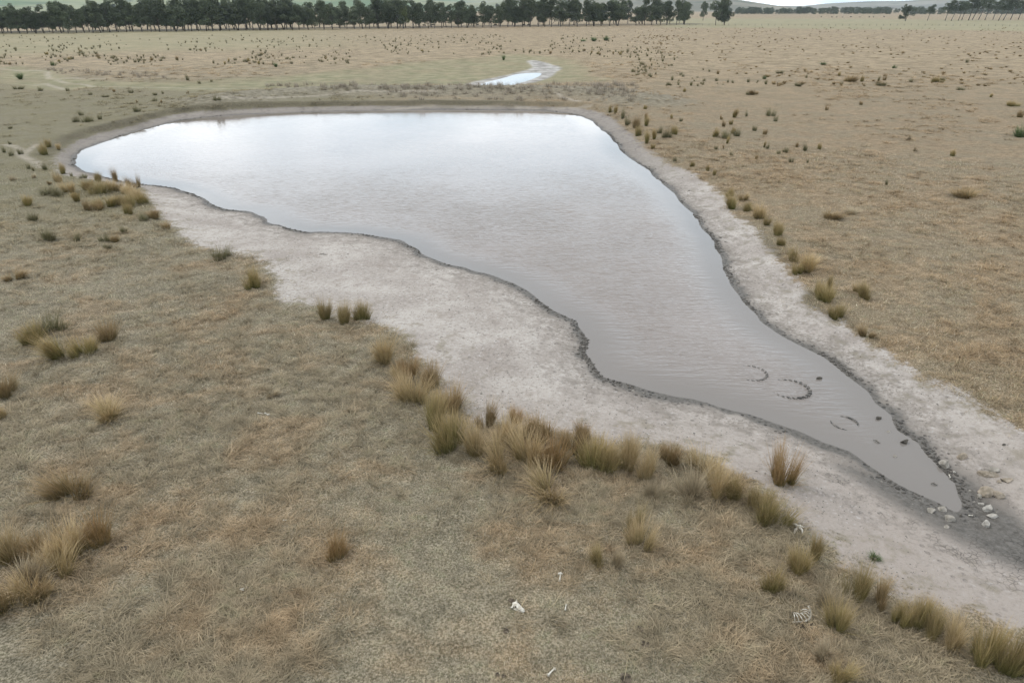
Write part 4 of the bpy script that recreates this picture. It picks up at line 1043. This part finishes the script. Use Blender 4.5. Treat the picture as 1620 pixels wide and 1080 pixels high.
def tree_mesh(seed, lm, crown_low=.2, slim=1.0, lean=0.0):
    g = random.Random(seed); H = 1.0
    parts = []
    tops = []
    stems = g.choice([1, 1, 2])
    for s_ in range(stems):
        a = g.uniform(0, 6.28); tip = Vector((math.cos(a)*.06*stems+lean*.25, math.sin(a)*.06*stems, .72))
        base = Vector((math.cos(a)*.012*(stems-1), math.sin(a)*.012*(stems-1), -.01))
        mid = base.lerp(tip, .5)+Vector((g.gauss(0, .012), g.gauss(0, .012), 0))
        parts.append(tube([base, base.lerp(mid, .5), mid, mid.lerp(tip, .5), tip], [.017, .013, .011, .008, .004], 7))
        for b in range(15 if crown_low < .4 else 8):
            u = g.uniform(.10 if crown_low < .4 else .45, .98); p0 = base.lerp(mid, u*2) if u < .5 else mid.lerp(tip, u*2-1)
            a2 = g.uniform(0, 6.28); r = g.uniform(.07, .19)*slim*(1.15-u*.5)
            p1 = p0+Vector((math.cos(a2)*r, math.sin(a2)*r, g.uniform(.06, .18)))
            parts.append(tube([p0, p0.lerp(p1, .5)+Vector((0, 0, -.01)), p1], [.007, .005, .002], 5)); tops.append(p1)
        tops.append(tip+Vector((0, 0, .06)))
    trunk = mesh_np('trunk', *join(parts), [BK], smooth=True)
    cl = []
    for tp in tops:
        for _ in range(g.choice([1, 2, 2])):
            c = tp+Vector((g.gauss(0, .05*slim), g.gauss(0, .05*slim), g.gauss(0, .05)))
            c.z = max(c.z, crown_low+.04); cl.append((c, g.uniform(.065, .115)))
    rg = np.random.default_rng(seed); Vs, rn = [], []
    for c, r in cl:
        n = int(95*(r/.08)**2); d = rg.normal(0, 1, (n, 3)); d /= np.linalg.norm(d, axis=1)[:, None]
        q = np.array(c)+d*(r*rg.uniform(.35, 1.05, n)**.6)[:, None]*np.array([1.05, 1.05, .85])
        u = rg.normal(0, 1, (n, 3)); u /= np.linalg.norm(u, axis=1)[:, None]; v = np.cross(u, rg.normal(0, 1, (n, 3))); v /= np.linalg.norm(v, axis=1)[:, None]
        s = rg.uniform(.010, .020, n)[:, None]; u = u*s*1.4; v = v*s*.7
        Vs.append(np.stack([q-u, q-v, q+u, q+v], 1).reshape(-1, 3)); tone = rg.uniform(0, .5); rn.append(np.repeat(np.clip(tone+rg.uniform(0, .5, n), 0, 1), 4))
    V = np.concatenate(Vs); Q = np.arange(len(V)).reshape(-1, 4); top = V[:, 2].max()
    V = V/1.0
    crown = mesh_np('crown', V, Q, None, [lm], {'rnd': np.concatenate(rn)})
    return trunk, crown, top
TREES = [tree_mesh(200+i, LMS[0]) for i in range(9)]+[tree_mesh(300, LMS[1])]
TALL = [tree_mesh(400+i, LMS[0], .5, 1.15, lean=.5) for i in range(4)]
ROUND = [tree_mesh(500+i, LMS[0], .15, 1.5) for i in range(3)]
def tree(x, y, z, H, src, label, group, wide=1.0, name='gum_tree'):
    tm, cm_, top = src; e = bpy.data.objects.new(name, None); COL.objects.link(e); e.location = (x, y, z); s = H/top
    e.scale = (s*wide, s*wide, s); e.rotation_euler = (0, 0, random.uniform(-.6, .6) if src in TALL else random.uniform(0, 6.28))
    obj('trunk', tm, e); obj('crown', cm_, e); tag(e, label, 'tree', group); return e
BG = 'gum trees of the long windbreak belt'
def belt_base(px): return 54.0-(px/1085)*14.0
def top_y(px): return 9+2.5*math.sin(px/37.)+2*math.sin(px/91.+1)+(4 if px < 230 else 0)
SECT = [(-400, 235, 'at the left end of the belt'), (235, 500, 'in the left half of the belt'), (500, 630, 'just left of the yellow-green tree'),
        (630, 800, 'between yellow-green tree and cattle'), (800, 985, 'between the cattle and the gap in the belt'), (985, 1100, 'in the last block right of the gap')]
def belt_tree(px, row):
    dpx = row
    by = belt_base(px)-(0, 1.6, 2.9)[row]+random.uniform(-.25, .25)
    x, y = unproj(px, by, .5); z = hfast(x, y); d = depth_of(x, y, z)
    ty = top_y(px)+random.uniform(-6, 9); H = max((by-ty)*d/F/CP, 11)*random.uniform(.92, 1.0)
    sec = next(s for a, b, s in SECT if a <= px < b)
    yel = row == 0 and abs(px-638) < 8
    src = TREES[9] if yel else random.choice(TREES[:9])
    lab = 'single yellow-green gum tree in the middle of the dark belt' if yel else ('dark gum in the front row ' if row == 0 else 'half hidden gum in the back rows ')+sec
    tree(x, y, z, H, src, lab, BG, wide=random.uniform(.85, 1.35))
px = -60.
yd = False
while px < 1088:
    if not (978 < px < 992):
        q = 638 if (not yd and 630 < px < 645) else px
        if q == 638: yd = True
        belt_tree(q, 0)
    px += random.uniform(10, 15)
for row in (1, 2):
    px = -55.
    while px < 1085:
        if not (978 < px < 992): belt_tree(px, row)
        px += random.uniform(18, 25)
def lone(px, by, ty, src, label, group=None, wide=1.0):
    x, y = unproj(px, by, .5); z = hfast(x, y); d = depth_of(x, y, z)
    return tree(x, y, z, (by-ty)*d/F/CP, src, label, group, wide)
lone(1132, 40, 8, ROUND[0], 'big round dark tree standing alone right of the belt', None, 1.0)
lone(1146, 40, 5, ROUND[1], 'taller right twin merging with the big round lone tree', None, .9)
lone(1112, 33, 8, TREES[2], 'thin paler tree behind, between the belt and the round lone tree', None, .8)
lone(1432, 34, 12, ROUND[2], 'small round dark tree standing alone left of the leaning row', None, .95)
lone(1467, 33, 12, TALL[0], 'flat-topped tree with bare trunk left of the leaning row', None, 1.1)
tg = 'tall bare-trunked gums of the leaning row at the right'
for i_, px in enumerate((1493, 1503, 1512, 1522, 1531, 1540, 1550, 1559, 1568, 1578, 1588, 1598, 1611, 1624, 1640, 1660)):
    lone(px+random.uniform(-4, 4), 32.5+random.uniform(-.8, 1.0), random.uniform(-1, 5) if i_ > 3 else random.uniform(4, 8), TALL[i_ % 4],
         'tall leaning bare-trunked gum in the row at the right' if px < 1605 else 'broad dark gum cut by the right edge, ending the leaning row', tg, 1.15)
fg_ = 'distant bluish trees along the far paddocks'
for _ in range(62):
    px = random.uniform(1145, 1660); 
    if 1222 < px < 1228 or (1288 < px < 1296): continue
    by = 23-(px-1150)*.004+random.uniform(-.6, .4); lone(px, by, by-random.uniform(6, 10), random.choice(ROUND+TREES[:4]), 'distant tree in the hazy line along the far paddock', fg_, 1.5)
for _ in range(18):
    px = random.uniform(-20, 1080); by = 20; lone(px, by, by-random.uniform(8, 14), random.choice(ROUND+TREES[:4]), 'distant tree seen over or between the belt trees', fg_, 1.5)

# far-off woods that read as one dark mass along the paddock edge
def wood(name, spots, label):
    Vs, rs = [], []
    src_ = []
    for tm, cm_, top in ROUND+TREES[:3]:
        v = np.empty(len(cm_.vertices)*3, np.float32); cm_.vertices.foreach_get('co', v); v = v.reshape(-1, 4, 3)
        a_ = np.empty(len(cm_.vertices), np.float32); cm_.attributes['rnd'].data.foreach_get('value', a_); a_ = a_.reshape(-1, 4)
        pick = rng.permutation(len(v))[:420]; v = v[pick]; c_ = v.mean(1, keepdims=True); v = c_+(v-c_)*2.3
        v[:, :, 2] -= .12; src_.append((v/(top-.12), a_[pick]))
    for px, by, hp in spots:
        x, y = unproj(px, by, .5); z = hfast(x, y); d = depth_of(x, y, z); H = hp*d/F/CP
        v, a_ = random.choice(src_); an = random.uniform(0, 6.28); ca, sa = math.cos(an), math.sin(an); wd_ = random.uniform(1.1, 1.7)
        Vs.append(np.stack([(v[..., 0]*ca-v[..., 1]*sa)*H*wd_+x, (v[..., 0]*sa+v[..., 1]*ca)*H*wd_+y, v[..., 2]*H+z], -1).reshape(-1, 3)); rs.append(np.clip(a_.ravel()*.6+random.uniform(0, .3), 0, 1))
    V = np.concatenate(Vs); me = mesh_np(name, V, np.arange(len(V)).reshape(-1, 4), None, [LMS[0]], {'rnd': np.concatenate(rs)})
    o = obj(name, me); tag(o, label, 'wood', kind='stuff')
sp_ = []
for _ in range(230):
    px = random.uniform(1150, 1700)
    if 1223 < px < 1229 or 1289 < px < 1295 or 1418 < px < 1424: continue
    sp_.append((px, 23.0+random.uniform(-.9, .1), random.uniform(6, 9)*(1.15 if px > 1380 else 1)))
wood('distant_wood', sp_, 'far-off dark wood closing the paddocks below the hills at the right')

# ------------------------------------------------------------------ cattle in the shade of the belt
CW, t, p = mat('black_hide'); p.inputs['Base Color'].default_value = (.018, .015, .013, 1); p.inputs['Roughness'].default_value = .6
def skin_mesh(name, verts, edges, radii, m):
    me = bpy.data.meshes.new(name); me.from_pydata(verts, edges, []); o = bpy.data.objects.new(name, me); COL.objects.link(o)
    sm = o.modifiers.new('skin', 'SKIN'); sl = me.skin_vertices[0].data
    for i, r in enumerate(radii): sl[i].radius = r if isinstance(r, tuple) else (r, r)
    sl[0].use_root = True; ss = o.modifiers.new('sub', 'SUBSURF'); ss.levels = 1; ss.render_levels = 1
    dg_ = bpy.context.evaluated_depsgraph_get(); m2 = bpy.data.meshes.new_from_object(o.evaluated_get(dg_)); m2.materials.clear(); m2.materials.append(m)
    bpy.data.objects.remove(o); return m2
cv_ = [(0,0,1.05),(.5,0,1.08),(.95,0,1.12),(1.25,0,1.25),(1.5,0,1.32),(1.75,0,1.15),(-.5,0,1.08),(-.85,0,1.12),(-1.0,0,.8),(-1.02,0,.45)]
ce = [(0,1),(1,2),(2,3),(3,4),(4,5),(0,6),(6,7),(7,8),(8,9)]; cr = [(.36,.40),(.35,.38),(.28,.33),(.18,.22),(.14,.15),(.08,.09),(.35,.38),(.26,.28),.035,.04]
for sx_, src_ in ((.75, 2), (-.72, 7)):
    for sy_ in (.2, -.2):
        b = len(cv_); back = sx_ < 0
        cv_ += [(sx_, sy_, .75), (sx_+(-.08 if back else .02), sy_, .42), (sx_+(.02 if back else 0), sy_, .03)]
        ce += [(src_, b), (b, b+1), (b+1, b+2)]; cr += [(.14,.13), .07, .06]
for sy_ in (.14, -.14): b = len(cv_); cv_.append((1.42, sy_, 1.42)); ce.append((4, b)); cr.append(.045)
cow = skin_mesh('cow', cv_, ce, cr, CW)
for i_, (px, py, s, rz, lab) in enumerate(((783,42.8,1.0,.2,'largest black cow standing in front of the belt'), (829,41.8,.95,2.9,'black cow at the right of the little herd by the belt'), (836,41.5,.9,.3,'black cow close behind the right one by the belt'),
                               (672,42.6,.95,3.0,'black cow in the shade at the left of the herd'), (684,42.2,.95,.1,'second black cow in the shade at the left of the herd'), (755,42.2,.9,.5,'black cow between the two halves of the herd'))):
    x, y = unproj(px, py, .5); z = hfast(x, y); o = obj('cow', cow, None, (x, y, z)); o.rotation_euler = (0, 0, rz); o.scale = (s, s, s); tag(o, lab, 'cow', 'black cattle by the tree belt')
for i_ in range(9):
    px = 1300+i_*12+random.uniform(-4, 4); x, y = unproj(px, 28.3+random.uniform(-.3, .3), .5); z = hfast(x, y); o = obj('cow', cow, None, (x, y, z)); o.rotation_euler = (0, 0, random.uniform(0, 6)); tag(o, 'tiny dark grazing cow in the far field at the right', 'cow', 'cattle grazing in the far field')

# ------------------------------------------------------------------ field fence
fe = bpy.data.objects.new('wire_fence', None); COL.objects.link(fe); fe.location = (0, 0, 0); tag(fe, 'thin post and wire fence between the dry plain and the greener field', 'fence')
a = Vector((*unproj(1060, 40.6, .5), 0)); b = Vector((*unproj(1700, 42.4, .5), 0)); nP = 60
pm_ = mesh_np('post', *tube([(0, 0, -.1), (0, 0, .6), (0, 0, 1.3)], [.11, .10, .09], 7), [WD]); prev = None
wp = []
for i_ in range(nP):
    q = a.lerp(b, i_/(nP-1)); z = hfast(q.x, q.y); obj('post', pm_, fe, (q.x, q.y, z)); wp.append(Vector((q.x, q.y, z)))
obj('wire', mesh_np('wire', *join([tube([q+Vector((0, .1, h_)) for q in wp], [.01]*nP, 4) for h_ in (.4, .8, 1.2)]), [WD]), fe)

# ------------------------------------------------------------------ hills
HM, t, p = mat('hill_pasture'); g = t.nodes.new('ShaderNodeNewGeometry'); P = g.outputs['Position']
n1 = noise(t, P, .0011, 4, .55); n2 = noise(t, P, .006, 5, .6); sx_ = N(t, 'ShaderNodeSeparateXYZ', inp={0: P})
left = sstep(t, mth(t, 'DIVIDE', sx_.outputs[0], sx_.outputs[1]), .12, -.12)
c = mixc(t, sstep(t, n1, .4, .6), (.115, .11, .078), (.20, .18, .13)); gcol = mixc(t, sstep(t, n1, .42, .58), (.09, .14, .06), (.21, .22, .12))
c = mixc(t, left, c, gcol); c = mixc(t, mth(t, 'MULTIPLY', sstep(t, n2, .56, .63), .75), c, (.05, .065, .04))
t.links.new(c, p.inputs['Base Color'])
def hills(r0, r1, prof, seed):
    na_, nr_ = 420, 46
    az = np.linspace(-R(55), R(55), na_); rr_ = np.linspace(r0*.72, r1, nr_)
    A_, R_ = np.meshgrid(az, rr_); X = R_*np.sin(A_); Y = R_*np.cos(A_)
    pxs = 810+F*(X/Y)/CP*.985
    e = np.interp(pxs, [q[0] for q in prof], [q[1] for q in prof])       # ridge pixel rows above the level horizon (row 12)
    top = CAM_H+(12-e)*r0/F*.83*1.12
    u = (R_-r0*.72)/(r0*.28); fall = 1-.35*np.clip((R_-r0)/(r1-r0), 0, 1)
    sh = np.where(u < 1, np.clip(u, 0, 1)**1.3, fall)
    Z = top*sh+(vnoise(X, Y, 500, seed)-.5)*.10*r0/F*20*np.clip(u, 0, 1)+(vnoise(X, Y, 160, seed+1)-.5)*r0/F*.8*np.clip(u, 0, 1)-2*(1-np.clip(u*4, 0, 1))
    i = np.arange(nr_-1)[:, None]; j = np.arange(na_-1)[None]
    Q = np.stack([i*na_+j, i*na_+j+1, (i+1)*na_+j+1, (i+1)*na_+j], -1).reshape(-1, 4)[:, ::-1]
    o = obj('hills', mesh_np('hills', np.stack([X.ravel(), Y.ravel(), Z.ravel()], -1), Q, None, [HM], smooth=True)); tag(o, kind='structure')
hills(3400, 5600, [(-600,-14),(0,-2),(60,2),(140,1),(260,-6),(420,-10),(600,-3),(760,6),(860,1),(1000,-5),(1120,-2),(1165,2),(1210,8),(1250,13),(1300,17),(1500,17),(1900,14),(2300,0)], 3)
hills(7000, 11000, [(-900,-30),(0,-22),(300,-14),(700,-20),(1000,-6),(1120,4),(1200,10),(1260,11),(1300,8),(1360,5),(1430,4),(1480,1),(1560,-2),(1640,-6),(2300,-20)], 9)

# ------------------------------------------------------------------ haze: the air itself
hz_m = bpy.data.materials.new('hazy_air'); hz_m.use_nodes = True; t = hz_m.node_tree; t.nodes.clear()
out = t.nodes.new('ShaderNodeOutputMaterial'); pv = t.nodes.new('ShaderNodeVolumePrincipled'); pv.inputs['Color'].default_value = (.80, .90, 1.0, 1); pv.inputs['Density'].default_value = .00006
t.links.new(pv.outputs[0], out.inputs['Volume'])
bm = bmesh.new(); bmesh.ops.create_cube(bm, size=1)
for v in bm.verts: v.co = Vector((v.co.x*25000, v.co.y*25000, -3 if v.co.z < 0 else 290))
me = bpy.data.meshes.new('haze'); bm.to_mesh(me); bm.free(); me.materials.append(hz_m)
o = obj('haze', me); tag(o, 'thin pale air softening the far hills', 'haze', kind='stuff')
